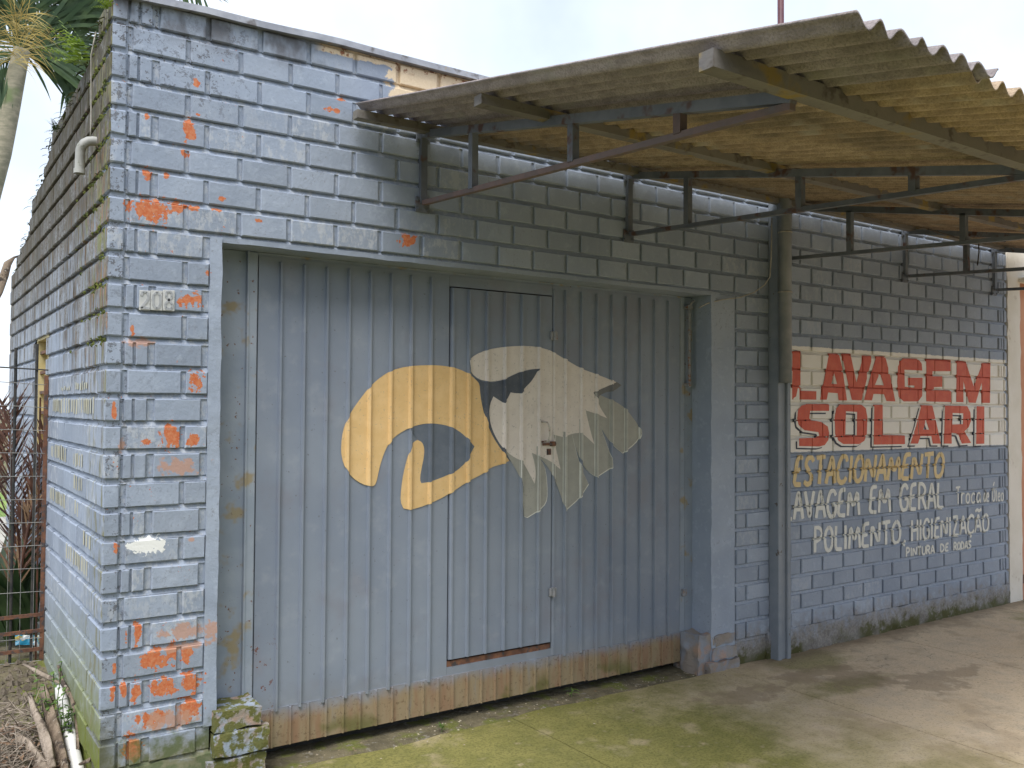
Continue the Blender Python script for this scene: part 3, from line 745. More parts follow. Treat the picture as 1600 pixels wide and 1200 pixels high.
m = MB(); m.box(3.905, 3.945, DY-.02, DY+.02, .315, .365, .002, .004); dchild(m, 'hinge', M_HINGE)
# wicket sill with broken rusty edge
m = MB(); lump(m, WX0, WX1, DY+.004, DY+.03, WZB-.05, WZB-.012, .003, .03, 9); dchild(m, 'sill', M_RUST)
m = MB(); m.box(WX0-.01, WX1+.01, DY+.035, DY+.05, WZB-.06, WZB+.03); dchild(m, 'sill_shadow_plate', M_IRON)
# skirt of narrow rusted pans
for (a, b, z0, z1) in ((.80, 3.03, -.142, .062), (3.034, 3.888, -.150, .058)):
    m = MB(); dented(m, a, b, z0, z1, DY-.006, .012, .05, .003, 11); sk = dchild(m, 'skirt_panel', M_SKIRT)
    x = .862
    while x < b-.02:
        if x > a+.01: m = MB(); rib(m, x, z0+.002, z1-.002, DY-.006, .015, .014); m.build('rib', M_SKIRT, sk)
        x += .1015
# frame posts
M_POST = simple('chalky_grey_post', (.25, .295, .36), (.31, .35, .41), 4, .65, .3, 50, .004, [((.30, .25, .16), 6, .55, .68), ((.16, .08, .05), 35, .66, .7)])
m = MB(); m.box(.50, .703, DY+.012, DY+.10, -.02, 2.493); dchild(m, 'frame_post', M_POST)
m = MB(); m.box(.706, .758, DY-.012, DY+.08, -.02, 2.493, 0, .006); m.box(.7, .709, DY-.02, DY+.03, -.02, 2.493); dchild(m, 'frame_post', M_POST)
m = MB(); m.box(3.894, 3.945, DY+.004, DY+.08, -.14, 2.493, 0, .005); dchild(m, 'frame_post', M_POST)
m = MB(); m.box(3.948, 4.04, DY+.01, DY+.09, -.14, 2.493, 0, .004); dchild(m, 'frame_post', M_POST)
m = MB(); m.box(.758, 3.894, DY+.006, DY+.06, DT+.001, 2.494); dchild(m, 'frame_head', M_POST)
m = MB(); m.tube([(3.955, DY-.03, 2.425), (3.955, DY-.03, 1.83)], .011, 8); m.box(3.93, 3.98, DY-.04, DY+.01, 2.40, 2.425); m.box(3.935, 3.975, DY-.04, DY+.01, 1.84, 1.86); m.tube([(3.955, DY-.03, 2.42), (3.96, DY-.05, 2.45), (3.985, DY-.05, 2.462)], .008, 8)
dchild(m, 'drop_bolt', M_HINGE)
# emblem painted over sheet and ribs
def ddepth(x):
    d = .0
    for r in RX+[WX0+.020, WX1+.016]:
        u = abs(x-r); h = RH if r in RX else .010; wd = RW if r in RX else .024
        if u < wd/2+.002: d = max(d, h*min(1, (wd/2+.002-u)/(wd*.24)))
    if WX0+.003 < x < WX1-.003: d += .006
    return d+.0035
def ondoor(off): return lambda u, v: (u, DY-ddepth(u)-off, v)
def dz(p): q = at(510+p[0]/3.2, 520+p[1]/3.2, 1, DY-.004); return (q.x, q.z)
def smooth_poly(c, keep):
    out = []; n = len(c)
    for i, p in enumerate(c):
        a, b = c[i-1], c[(i+1) % n]
        v1 = Vector((p[0]-a[0], p[1]-a[1])); v2 = Vector((b[0]-p[0], b[1]-p[1]))
        if v1.angle(v2, 0) > keep: out.append(p)
        else: out += [(p[0]*.75+a[0]*.25, p[1]*.75+a[1]*.25), (p[0]*.75+b[0]*.25, p[1]*.75+b[1]*.25)]
    return out
HORN = [(225, 768), (180, 758), (130, 725), (95, 680), (75, 620), (73, 560), (82, 490), (105, 425), (150, 355), (215, 270), (270, 222), (325, 188), (400, 168), (480, 162), (560, 162), (620, 170), (670, 185), (710, 205), (740, 230), (763, 255), (766, 300), (773, 350), (787, 410), (805, 465), (830, 520), (865, 575), (912, 640), (880, 655), (820, 672), (780, 705), (700, 745), (600, 815), (500, 862), (420, 886), (385, 878), (370, 845), (373, 780), (385, 700), (400, 640), (415, 590), (430, 550), (455, 535), (480, 548), (490, 580), (487, 625), (475, 680), (467, 735), (475, 752), (520, 745), (600, 715), (650, 690), (695, 648), (715, 610), (738, 568), (700, 525), (660, 490), (610, 465), (560, 455), (510, 452), (460, 460), (415, 475), (360, 505), (320, 540), (295, 585), (275, 640), (262, 690), (252, 740), (242, 763)]
EAGLE = [(707, 140), (740, 110), (800, 85), (870, 72), (960, 65), (1040, 68), (1090, 80), (1125, 92), (1190, 130), (1275, 180), (1350, 207), (1450, 247), (1335, 298), (1350, 330), (1372, 380), (1403, 427), (1350, 405), (1296, 388), (1310, 450), (1325, 510), (1340, 558), (1300, 520), (1275, 500), (1235, 502), (1185, 522), (1130, 508), (1150, 590), (1170, 683), (1130, 650), (1085, 625), (1024, 600), (1040, 660), (1045, 710), (1038, 755), (1005, 690), (975, 640), (940, 625), (905, 600), (870, 565), (840, 515), (818, 460), (810, 400), (815, 355), (832, 318), (850, 330), (885, 352), (905, 325), (918, 298), (940, 302), (968, 303), (990, 275), (1020, 245), (1040, 215), (1058, 180), (1020, 182), (970, 193), (920, 215), (880, 235), (830, 245), (780, 240), (740, 220), (712, 185)]
FE = [[(890, 590), (1024, 590), (1070, 630), (1095, 690), (1102, 800), (1095, 850), (1060, 885), (1000, 922), (985, 915), (980, 850), (972, 740), (950, 690), (925, 650)],
      [(1024, 590), (1130, 495), (1225, 495), (1240, 560), (1255, 620), (1275, 680), (1310, 755), (1265, 825), (1193, 888), (1165, 790), (1130, 710), (1085, 640)],
      [(1225, 495), (1296, 385), (1352, 400), (1370, 470), (1395, 540), (1420, 610), (1423, 672), (1350, 720), (1305, 690), (1270, 640), (1245, 570)],
      [(1290, 380), (1330, 290), (1385, 320), (1440, 340), (1500, 380), (1565, 470), (1568, 515), (1540, 555), (1480, 600), (1430, 560), (1395, 510), (1370, 470), (1350, 410)],
      [(1320, 300), (1450, 245), (1476, 262), (1440, 290), (1385, 300), (1345, 330)]]
M_HORN = paintmat('gold_emblem_paint', (.68, .46, .21), (.73, .51, .25)); M_EAG = paintmat('pale_emblem_paint', (.68, .62, .575), (.74, .68, .63)); M_FEA = paintmat('grey_feather_paint', (.345, .345, .315), (.385, .38, .345)); M_DKF = paintmat('dark_feather_paint', (.16, .16, .165), (.19, .19, .19))
BEAK = [(707, 190), (740, 225), (780, 245), (830, 248), (880, 238), (920, 218), (970, 196), (1020, 185), (1058, 180), (1040, 215), (1020, 245), (990, 275), (968, 303), (940, 302), (918, 298), (905, 325), (885, 352), (850, 335), (832, 322), (818, 355), (813, 400), (821, 460), (843, 515), (873, 565), (908, 600), (945, 655), (912, 640), (865, 575), (830, 520), (805, 465), (787, 410), (773, 350), (766, 300), (763, 255), (740, 228)]
EYE = [(415, 478), (460, 462), (510, 452), (560, 455), (610, 465), (660, 490), (700, 525), (738, 568), (715, 610), (695, 648), (650, 690), (600, 715), (520, 745), (475, 752), (467, 735), (475, 680), (487, 625), (490, 580), (480, 548), (455, 535), (440, 515)]
M_SLATE = paintmat('slate_emblem_paint', (.085, .10, .13), (.11, .125, .155)); M_SLATE2 = paintmat('dull_slate_emblem_paint', (.12, .145, .185), (.145, .17, .21))
dchild(fill([[dz(p) for p in BEAK]], ondoor(.0002), .006, 0), 'emblem_beak', M_SLATE)
dchild(fill([[dz(p) for p in EYE]], ondoor(.0003), .006, 0), 'emblem_horn_hollow', M_SLATE2)
emb = dchild(fill([[dz(p) for p in smooth_poly(HORN, .9)]], ondoor(.0008), .006, 0), 'emblem_horn', M_HORN)
dchild(fill([[dz(p) for p in smooth_poly(EAGLE, .55)]], ondoor(.0016), .006, 0), 'emblem_eagle_head', M_EAG)
for i, f in enumerate(FE[:4]): dchild(fill([[dz((p[0]+2.5, p[1]+4)) for p in smooth_poly(f, .7)]], ondoor(.0001), .006, 0), 'feather_edge', M_PALE)
for i, f in enumerate(FE): dchild(fill([[dz(p) for p in smooth_poly(f, .7)]], ondoor(.0003+.0002*i), .006, 0), 'emblem_feather', M_DKF if i == 4 else M_FEA)
# ------------------------------------------------------------------ canopy of corrugated sheets on steel brackets
SLP = .20
def ctop(y): return 3.24+SLP*y
M_STEEL = simple('grey_painted_steel', (.11, .125, .15), (.15, .165, .19), 9, .6, .3, 60, .003, [((.10, .05, .035), 7, .56, .68)], rnd=.15)
M_STEELR = simple('rust_brown_steel', (.115, .088, .08), (.15, .10, .088), 9, .7, .4, 60, .003, [((.13, .13, .14), 6, .55, .7)], rnd=.15)
M_WOOD = simple('old_grey_timber', (.14, .13, .125), (.20, .185, .16), 5, .85, .5, 40, .005, [((.26, .19, .06), 5, .56, .68), ((.10, .085, .07), 12, .55, .7)], st=(.25, 1, 1))
canopy = thing('canopy', 'sloping corrugated fibre-cement canopy on triangular steel wall brackets', 'canopy')
TX = [1.645, 3.215, 4.862, 6.43, 7.93]
for i, x in enumerate(TX):
    m = MB(); m.box(x-.02, x+.02, -.042, -.002, 2.835, ctop(0)+.02); tr = m.build('bracket', M_STEEL, canopy)
    m = MB(); m.bar((x, -.045, ctop(-.045)), (x, -2.60, ctop(-2.60)), .038, .042, (0, 1, 0) if False else (0, 0, 1)); m.build('top_chord', M_STEEL if i != 9 else M_STEELR, tr)
    m = MB(); m.bar((x, -.045, 2.838), (x, -2.595, ctop(-2.60)-.03), .030, .026); m.build('bottom_chord', M_STEELR if i == 0 else M_STEEL, tr)
    for k, y in enumerate((-.57, -1.41, -2.07)):
        f = (y+.045)/(-2.595+.045); zb = 2.838+(ctop(-2.60)-.03-2.838)*f
        m = MB(); m.box(x-.019, x+.019, y-.019, y+.019, zb+.006, ctop(y)-.012); m.build('strut', M_STEELR if (i == 0 and k == 2) else M_STEEL, tr)
    for zq in (2.835, 3.235):
        m = MB(); m.box(x-.045, x+.045, -.027, -.019, zq-.05, zq+.04, 0, .002)
        for bz in (-.03, .02):
            for bx in (-.032, .032): m.tube([(x+bx, -.036, zq+bz), (x+bx, -.02, zq+bz)], .007, 6)
        m.build('wall_plate', M_STEEL, tr)
for y, xe, hh in ((-.105, 1.185, .044), (-1.23, 1.255, .044), (-2.62, 1.205, .058)):
    m = MB(); n = 30; z = ctop(y)+.024 if y > -2 else ctop(y)+.024
    for i in range(n):
        a = xe+(8.12-xe)*i/n; b = xe+(8.12-xe)*(i+1)/n
        wa, wb = wob((a, y, 0), 1.3, .006), wob((b, y, 0), 1.3, .006)
        n0 = len(m.v)
        for (u, q) in ((a, wa), (b, wb)):
            for sy, sz in ((-1, -1), (1, -1), (1, 1), (-1, 1)): m.v.append((u, y+sy*.030+q, z+sz*hh/2+q*.6))
        for k in range(4): m.f.append((n0+k, n0+4+k, n0+4+(k+1) % 4, n0+(k+1) % 4))
        if i == 0: m.f.append((n0, n0+1, n0+2, n0+3))
        if i == n-1: m.f.append((n0+7, n0+6, n0+5, n0+4))
    m.build('purlin', M_WOOD, canopy)
def sheet_mat(name, under, under2, grime):
    t = T(name); n1 = t.noise(3, 3, .6, st=(1, .3, 1)); n2 = t.noise(20, 3, .7, st=(1, .5, 1)); n3 = t.noise(120, 3, .75); r = t.rand()
    col = t.mix(t.step(n1, .3, .7), under, under2)
    col = t.mix(t.mul(t.step(n2, .42, .62), .5), col, tuple(c*.55 for c in under))
    col = t.mix(t.mul(t.step(n3, .46, .62), .55), col, tuple(c*.5 for c in under))
    big = t.noise(1.3, 3, .7, st=(1, .6, 1), off=5)
    col = t.mix(t.mul(t.step(big, .48, .68), grime), col, (.085, .078, .066))
    col = t.mix(t.mul(t.step(t.noise(2.1, 3, .7, off=11), .56, .66), .5), col, (.40, .38, .34))
    vm = t.n('ShaderNodeVectorMath', operation='SCALE'); t.l(col, vm.inputs[0]); t.l(t.step(r, 0, 1, .82, 1.1), vm.inputs['Scale']); col = vm.outputs[0]
    t.bump(n3, .6, .006); return t.out(col, .92, 0, .2)
M_SH1 = sheet_mat('grey_fibre_cement', (.42, .365, .36), (.495, .435, .43), .25); M_SH2 = sheet_mat('stained_fibre_cement', (.43, .32, .215), (.51, .395, .28), .6)
PITCH, AMP = .1005, .018
def sheet(x0, waves, yo, yi, dz0, mat, seed):
    m = MB(); per = 10; nx = waves*per; ny = 9; th = .007; xs = [x0+PITCH*i/per for i in range(nx+1)]; k = ny+1
    for s in (0, 1):
        for i, x in enumerate(xs):
            for j in range(ny+1):
                y = yi+(yo-yi)*j/ny
                e = wob((x, y, seed), 1.1, .008)
                z = 3.303+SLP*y+dz0+AMP*math.cos(2*math.pi*(x-x0)/PITCH)+s*th+e
                m.v.append((x, y+(wob((x, 0, seed), 12, .012) if j in (0, ny) else 0), z))
    N = (nx+1)*k
    for i in range(nx):
        for j in range(ny):
            a = i*k+j; m.f.append((a, a+k, a+k+1, a+1)); m.f.append((N+a, N+a+1, N+a+k+1, N+a+k))
        a = i*k; m.f.append((a, N+a, N+a+k, a+k)); a = i*k+ny; m.f.append((a, a+k, N+a+k, N+a))
    for j in range(ny):
        a = j; m.f.append((a, a+1, N+a+1, N+a)); a = nx*k+j; m.f.append((a, N+a, N+a+1, a+1))
    return m.build('corrugated_sheet', mat, canopy, True)
x = 1.206; sheet(x, 7, -3.14, -.065, .006, M_SH1, 1); x += PITCH*6
for i in range(7):
    sheet(x, 10, -3.09+random.uniform(-.02, .02), -.075+random.uniform(-.03, .01), (-.004, .004)[i % 2], M_SH2, 3+i); x += PITCH*9.5 if i < 9 else 0
# loose wire under the canopy
M_WIRE = simple('pale_wire', (.30, .28, .24), (.40, .37, .31), 30, .6, 0); M_BLKW = simple('dark_wire', (.03, .025, .02), (.06, .05, .04), 30, .6, 0)
m = MB(); m.tube([(6.3, -.95, 2.99), (6.1, -.93, 2.98), (5.95, -.9, 2.965), (5.75, -.9, 2.96), (5.4, -.85, 3.0)], .006, 5); m.tube([(5.98, -.91, 2.97), (5.985, -.91, 2.88), (5.98, -.9, 2.78)], .005, 5)
tag(m.build('hanging_wire', M_BLKW), 'dark loose wire dangling under the canopy above the sign wall', 'wire')
# ------------------------------------------------------------------ post, downpipe, wire between door and sign
M_BPOST = simple('blue_grey_post_paint', (.19, .218, .255), (.23, .255, .29), 6, .55, .25, 50, .003, [((.10, .08, .07), 16, .64, .7)])
post = thing('steel_post', 'blue-grey folded steel post against the wall beside the sign', 'post', (4.74, -.05, GROUND))
def pch(mb, name, mat, **k):
    o = mb.build(name, mat, post, **k); o.matrix_parent_inverse = Matrix.Translation(-Vector(post.location)); return o
m = MB(); m.box(4.655, 4.765, -.085, -.004, -.22, 3.26, 0, .006); pch(m, 'web', M_BPOST)
m = MB(); m.box(4.646, 4.690, -.100, -.002, -.22, 3.261, 0, .005); pch(m, 'flange', M_BPOST)
m = MB(); m.box(4.745, 4.785, -.106, -.002, -.22, 3.262, 0, .005); pch(m, 'flange', M_BPOST)
M_PVC = simple('grey_painted_pvc', (.16, .175, .19), (.21, .22, .23), 7, .5, .15, 40, .003, [((.34, .31, .25), 3, .62, .75)])
m = MB(); pr = .048
def hollow(mb, x, y, z0, z1, r, ri, seg=20):
    n0 = len(mb.v)
    for z, rr in ((z1, r), (z0, r), (z0, ri), (z0+.25, ri)):
        for k in range(seg): a = 2*math.pi*k/seg; mb.v.append((x+math.cos(a)*rr, y+math.sin(a)*rr, z))
    for i in range(3):
        for k in range(seg):
            a = n0+i*seg+k; b = n0+i*seg+(k+1) % seg; mb.f.append((a, a+seg, b+seg, b))
    mb.f.append(tuple(n0+3*seg+k for k in range(seg)))
hollow(m, 4.665, -.150, 1.87, 3.30, pr, pr-.006)
dp = m.build('downpipe', M_PVC, smooth=True); tag(dp, 'grey plastic downpipe strapped to the front of the steel post', 'downpipe')
for z in (2.55, 3.0):
    m = MB(); m.tube([(4.665+math.cos(a)*(pr+.002), -.150+math.sin(a)*(pr+.002), z) for a in [math.pi*2*k/16 for k in range(17)]], .005, 5, False); m.build('pipe_strap', M_WIRE, dp)
m = MB()
pts = [at(1092, 481, 1, .02), at(1105, 474, 1, .01), at(1130, 468, 1, -.03), at(1155, 465, 1, -.05), at(1178, 457, 1, -.08), at(1195, 445, 1, -.12), at(1203, 432, 1, -.14), at(1205, 400, 1, -.16), at(1206, 340, 1, -.17)]
m.tube(pts, .0045, 6); tag(m.build('loose_cable', M_WIRE, smooth=True), 'thin pale cable sagging from the downpipe to the door corner', 'cable')
# ------------------------------------------------------------------ house number: three tiles
M_TILE = simple('dull_enamel_tile', (.47, .48, .47), (.54, .54, .52), 20, .4, .15, 40, .002, [((.30, .29, .28), 30, .58, .66)])
M_DIG = simple('faded_digit', (.33, .345, .36), (.40, .41, .42), 30, .6, .1)
plate = thing('house_number', 'pale enamel tiles reading 208 fixed left of the door', 'house number', (.207, -.014, 2.13))
DIG = {'2': [(.15, .72), (.3, .92), (.65, .92), (.82, .72), (.7, .5), (.3, .2), (.15, .1), (.5, .12), (.88, .1)], '0': [(.5, .92), (.22, .75), (.18, .5), (.22, .25), (.5, .08), (.78, .25), (.82, .5), (.78, .75), (.5, .92)],
       '8': [(.5, .52), (.25, .68), (.28, .88), (.5, .94), (.72, .88), (.75, .68), (.5, .52), (.2, .32), (.25, .12), (.5, .06), (.75, .12), (.8, .32), (.5, .52)]}
for (c, x0, x1, z0, z1) in (('2', .127, .177, 2.127, 2.222), ('0', .1785, .232, 2.130, 2.226), ('8', .2335, .288, 2.131, 2.232)):
    m = MB(); m.box(x0, x1, -.024, -.012, z0, z1, .0006, .002); tl = m.build('number_tile', M_TILE, plate); tl.matrix_parent_inverse = Matrix.Translation(-Vector(plate.location))
    m = MB(); P = [Vector((x0+(x1-x0)*u, z0+(z1-z0)*v)) for u, v in DIG[c]]
    for a, b in zip(P[:-1], P[1:]): m.bar((a.x, -.025, a.y), (b.x, -.025, b.y), .003, .011, (0, 0, 1) if abs(b.x-a.x) > abs(b.y-a.y) else (1, 0, 0))
    m.build('digit', M_DIG, tl)
# ------------------------------------------------------------------ broken footings at the door corners
def rubble_mat(name, paint, moss):
    t = T(name); n2 = t.noise(17, 5, .65); n1 = t.noise(6, 4); n3 = t.noise(60, 4, .7)
    col = t.mix(t.step(n1, .40, .6), (.29, .25, .215), paint)
    col = t.mix(t.mul(t.step(t.noise(8, 4, off=4), .54, .68), .7), col, (.42, .26, .18))
    if moss: col = t.mix(t.mul(t.step(n2, .43, .53), .95), col, t.mix(n3, (.055, .075, .012), (.17, .155, .03)))
    t.bump(t.math('ADD', n2, t.math('MULTIPLY', n3, .6)), .7, .012); return t.out(col, .9)
M_RUB1 = rubble_mat('mossy_rubble', (.28, .33, .40), True); M_RUB2 = rubble_mat('dusty_rubble', (.27, .29, .33), False)
rub = thing('broken_footing', 'crumbling mossy brick stub at the left foot of the garage door', 'masonry', (.62, 0, GROUND))
def rch(root, args, mat, name='brick_chunk'):
    m = MB(); lump(m, *args); o = m.build(name, mat, root, True); o.matrix_parent_inverse = Matrix.Translation(-Vector(root.location))
rch(rub, (.49, .735, -.05, .16, .07, .165, .014, .025, 21), M_RUB1); rch(rub, (.50, .765, -.07, .16, -.05, .06, .015, .025, 22), M_RUB1)
rch(rub, (.47, .76, -.06, .16, -.24, -.065, .018, .025, 23), M_RUB1)
rub2 = thing('plastered_footing', 'dusty plastered stub with bare bricks at the right foot of the garage door', 'masonry', (4.1, 0, GROUND))
rch(rub2, (3.90, 4.06, .0, .25, -.24, .06, .024, .02, 31), M_RUB2, 'plaster_block'); rch(rub2, (4.06, 4.26, -.020, .1, -.03, .045, .016, .02, 32), M_RUB2); rch(rub2, (4.03, 4.275, -.026, .1, -.125, -.045, .016, .02, 33), M_RUB2); rch(rub2, (3.98, 4.28, -.035, .1, -.24, -.14, .018, .02, 34), M_RUB2)
# ------------------------------------------------------------------ ground, slabs
def slab_mat():
    t = T('mossy_concrete'); n1 = t.noise(1.1, 5, .6); n2 = t.noise(7, 6, .65); n3 = t.noise(60, 5, .7); n4 = t.noise(220, 3, .7)
    col = t.mix(t.step(n1, .3, .7), (.55, .425, .28), (.62, .495, .345))
    col = t.mix(t.mul(t.step(n2, .42, .7), .6), col, (.46, .385, .285))
    col = t.mix(t.mul(t.step(n3, .52, .66), .5), col, (.27, .215, .145)); col = t.mix(t.mul(t.step(n4, .58, .68), .5), col, (.66, .59, .48)); col = t.mix(t.mul(t.step(n4, .42, .34), .4), col, (.20, .16, .11))
    # broad stains and hairline cracks
    col = t.mix(t.mul(t.step(t.noise(2.6, 3, .7, off=3), .5, .66), .45), col, (.33, .25, .16))
    vo = t.n('ShaderNodeTexVoronoi', feature='DISTANCE_TO_EDGE'); vo.inputs['Scale'].default_value = .55; wv = t.n('ShaderNodeVectorMath', operation='ADD'); t.l(t.pos, wv.inputs[0])
    nv = t.n('ShaderNodeTexNoise'); nv.inputs['Scale'].default_value = 2.5; nv.inputs['Detail'].default_value = 4; t.l(t.pos, nv.inputs['Vector']); sv = t.n('ShaderNodeVectorMath', operation='SCALE'); sv.inputs['Scale'].default_value = .8; t.l(nv.outputs['Color'], sv.inputs[0]); t.l(sv.outputs[0], wv.inputs[1]); t.l(wv.outputs[0], vo.inputs['Vector'])
    crack = t.mul(t.step(vo.outputs['Distance'], .001, .004, 1, 0), t.step(n2, .45, .6)); col = t.mix(t.mul(crack, .5), col, (.10, .085, .06))
    nn = t.math('MULTIPLY', t.math('SUBTRACT', n1, .5), 2.4); nm = t.math('MULTIPLY', t.math('SUBTRACT', n2, .5), 1.1)
    wx = t.math('ADD', t.math('ADD', t.x, nn), nm)
    moss = t.mul(t.step(wx, 2.9, 4.6, 1, 0), t.step(n2, .12, .40))
    moss = t.mx(moss, t.mul(t.blobs([((4.85, -.22, 0), (.35, .22, 50)), ((7.9, -.75, 0), (.5, .4, 50)), ((4.55, -.75, 0), (.4, .12, 50)), ((6.2, -1.6, 0), (.4, .15, 50))], t.pos, 1.0, 6, .9), .7))
    mcol = t.mix(t.step(n2, .3, .7), (.145, .15, .03), (.23, .215, .055)); mcol = t.mix(t.mul(t.step(n3, .45, .62), .6), mcol, (.08, .088, .018))
    mcol = t.mix(t.mul(t.step(n4, .6, .72), .5), mcol, (.36, .33, .14))
    moss = t.mul(moss, t.step(t.noise(2.6, 3, .7, off=7), .28, .46, .55, 1))
    col = t.mix(t.mul(moss, .92), col, mcol)
    damp = t.blobs([((3.80, -.50, 0), (.30, .15, 50)), ((4.75, -.70, 0), (.26, .22, 50)), ((5.1, -1.0, 0), (.30, .20, 50)), ((5.5, -1.0, 0), (.3, .1, 50)), ((4.6, -.45, 0), (.35, .12, 50))], t.pos, .5, 8, 1.7)
    col = t.mix(t.mul(damp, .5), col, (.24, .18, .115))
    rim = t.mul(t.step(t.math('ADD', t.y, t.math('MULTIPLY', nm, .25)), -.32, -.02), t.step(t.x, 4.2, 4.6), .7)
    col = t.mix(rim, col, (.17, .13, .085))
    t.bump(t.math('ADD', t.math('MULTIPLY', n2, 1.2), t.math('ADD', t.math('MULTIPLY', n3, .5), t.math('MULTIPLY', n4, .25))), .5, .012)
    return t.out(col, .92, 0, .25)
M_SLAB = slab_mat()
M_EARTH = simple('damp_earth', (.10, .085, .05), (.16, .135, .08), 9, .95, .8, 50, .015, [((.13, .14, .03), 4, .5, .62), ((.20, .18, .14), 20, .58, .66)])
m = MB(); m.quad((-300, -300, -.262), (300, -300, -.262), (300, 300, -.262), (-300, 300, -.262)); tag(m.build('ground', M_EARTH), kind='structure')
pave = bpy.data.objects.new('pavement', None); C.objects.link(pave); pave['kind'] = 'structure'
XB = [-.75, .45, 2.3, 4.17, 6.0, 7.85, 9.8, 12.5]; YB = [-.005, -2.6, -5.2, -8]
for i in range(len(XB)-1):
    for j in range(len(YB)-1):
        x0, x1, y1, y0 = XB[i]+.005, XB[i+1]-.004, YB[j]-.004, YB[j+1]+.004
        m = MB(); nx, ny = max(2, int((x1-x0)/.12)), int((y1-y0)/.12)
        if j > 0: nx, ny = 4, 4
        n0 = 0
        for a in range(nx+1):
            for b in range(ny+1):
                x = x0+(x1-x0)*a/nx; y = y0+(y1-y0)*b/ny; e = a in (0, nx) or b in (0, ny)
                yy = y+(wob((x, 0, 5), 2.2, .05)+wob((x, 0, 1), 9, .016) if (b == ny and j == 0) else 0)
                xx = x+(wob((0, y, 2), 7, .006) if a in (0, nx) and j == 0 else 0)
                m.v.append((xx, yy, GROUND+wob((x, y, 0), 1.2, .012)-(.006 if e else 0)))
        k = ny+1
        for a in range(nx):
            for b in range(ny): q = a*k+b; m.f.append((q, q+k, q+k+1, q+1))
        # skirts
        rim = [a*k for a in range(nx+1)]+[nx*k+b for b in range(1, ny+1)]+[a*k+ny for a in range(nx-1, -1, -1)]+[b for b in range(ny-1, 0, -1)]
        base = len(m.v)
        for q in rim: v = m.v[q]; m.v.append((v[0], v[1], v[2]-.08))
        L = len(rim)
        for q in range(L): m.f.append((rim[q], base+q, base+(q+1) % L, rim[(q+1) % L]))
        m.build('slab', M_SLAB, pave)
M_BLOCKER = simple('sky_blocker_dark_green', (.03, .042, .03), (.07, .085, .06), .6, .95, .8, 3, .3)  # unseen mound added behind the camera to block low sky light
m = MB(); nx, ny = 60, 10
for i in range(nx+1):
    for j in range(ny+1):
        x = -75+150*i/nx; f = j/ny; y = -13-26*f-.004*x*x*.3
        hh = 3.2+6.6/(1+math.exp((x-5)/3.0))  # mound shaped lower to the right, letting more sky light onto the sign wall
        m.v.append((x, y, -.26+hh*(1-(1-min(1, f*1.35))**2)+(wob((x, y, 3), .12, 2.2)+wob((x, y, 8), .5, .9))*min(1, f*3)))
for i in range(nx):
    for j in range(ny): q = i*(ny+1)+j; m.f.append((q, q+1, q+ny+2, q+ny+1))
tag(m.build('added_sky_blocker', M_BLOCKER, None, True), kind='structure')
# earth strip under the door, and the yard soil beside the corner
m = MB()
def soilgrid(m, x0, x1, y0, y1, fn, st):
    nx, ny = int((x1-x0)/st), int((y1-y0)/st); n0 = len(m.v)
    for a in range(nx+1):
        for b in range(ny+1):
            x = x0+(x1-x0)*a/nx; y = y0+(y1-y0)*b/ny; m.v.append((x, y, fn(x, y)))
    k = ny+1
    for a in range(nx):
        for b in range(ny): q = n0+a*k+b; m.f.append((q, q+k, q+k+1, q+1))
soilgrid(m, .3, 4.3, -.12, .33, lambda x, y: -.213+wob((x, y, 4), 5, .012)+wob((x, y, 4), 17, .007)-.10*max(0, min(1, -y/.06)), .035)
tag(m.build('threshold_earth', M_EARTH, None, True), kind='structure')
def yard(x, y):
    t = max(0, min(1, (y-.1)/1.7))
    return -.17+.22*t+wob((x, y, 9), 4, .03)+wob((x, y, 9), 14, .015)
m = MB(); soilgrid(m, -4.0, .02, -1.0, 4.6, yard, .07); tag(m.build('yard_soil', M_EARTH, None, True), kind='structure')
M_CLOD = simple('soil_clods', (.11, .09, .065), (.19, .155, .115), 20, .95, .6, 60, .01)
m = MB()
for i in range(900):
    x, y = random.uniform(-.75, -.03), random.uniform(.5, 1.84); r = random.uniform(.008, .030)
    z = yard(x, y); a = random.random()*6; n0 = len(m.v)
    for dx, dy, dz_ in ((1, 0, .1), (-.5, .85, 0), (-.5, -.85, .05), (0, 0, 1), (.3, .2, -.6)):
        m.v.append((x+(dx*math.cos(a)-dy*math.sin(a))*r*random.uniform(.7, 1.2), y+(dx*math.sin(a)+dy*math.cos(a))*r*random.uniform(.7, 1.2), z+dz_*r))
    for f in ((0, 1, 3), (1, 2, 3), (2, 0, 3), (1, 0, 4), (2, 1, 4), (0, 2, 4)): m.f.append(tuple(n0+q for q in f))
tag(m.build('soil_clods', M_CLOD), 'crumbly brown soil clods in front of the mesh fence', 'soil', kind='stuff')
# grit and dead leaf scraps along the threshold and on the slabs
M_SCRAP = simple('leaf_scraps', (.16, .10, .05), (.42, .37, .27), 3, .9, 0)
m = MB()
for i in range(420):
    if i < 250: x, y = random.uniform(.7, 4.3), random.gauss(.0, .07)
    elif i < 320: x, y = random.uniform(4.8, 8.1), random.gauss(-.06, .03)
    else: x, y = random.uniform(.8, 7.5), random.uniform(-2.2, -.1)
    s_ = random.uniform(.003, .010)*(1.6 if random.random() < .1 else 1); a = random.random()*6.3; z = GROUND+.010+random.random()*.004
    c_, d_ = math.cos(a)*s_, math.sin(a)*s_
    m.v += [(x+c_, y+d_, z), (x-d_*.5, y+c_*.5, z+s_*.35), (x-c_, y-d_, z+.001), (x+d_*.5, y-c_*.5, z)]; n0 = len(m.v)-4; m.f.append((n0, n0+1, n0+2, n0+3))
tag(m.build('leaf_litter', M_SCRAP), 'scraps of dry leaf and grit scattered over the concrete', 'litter', kind='stuff')
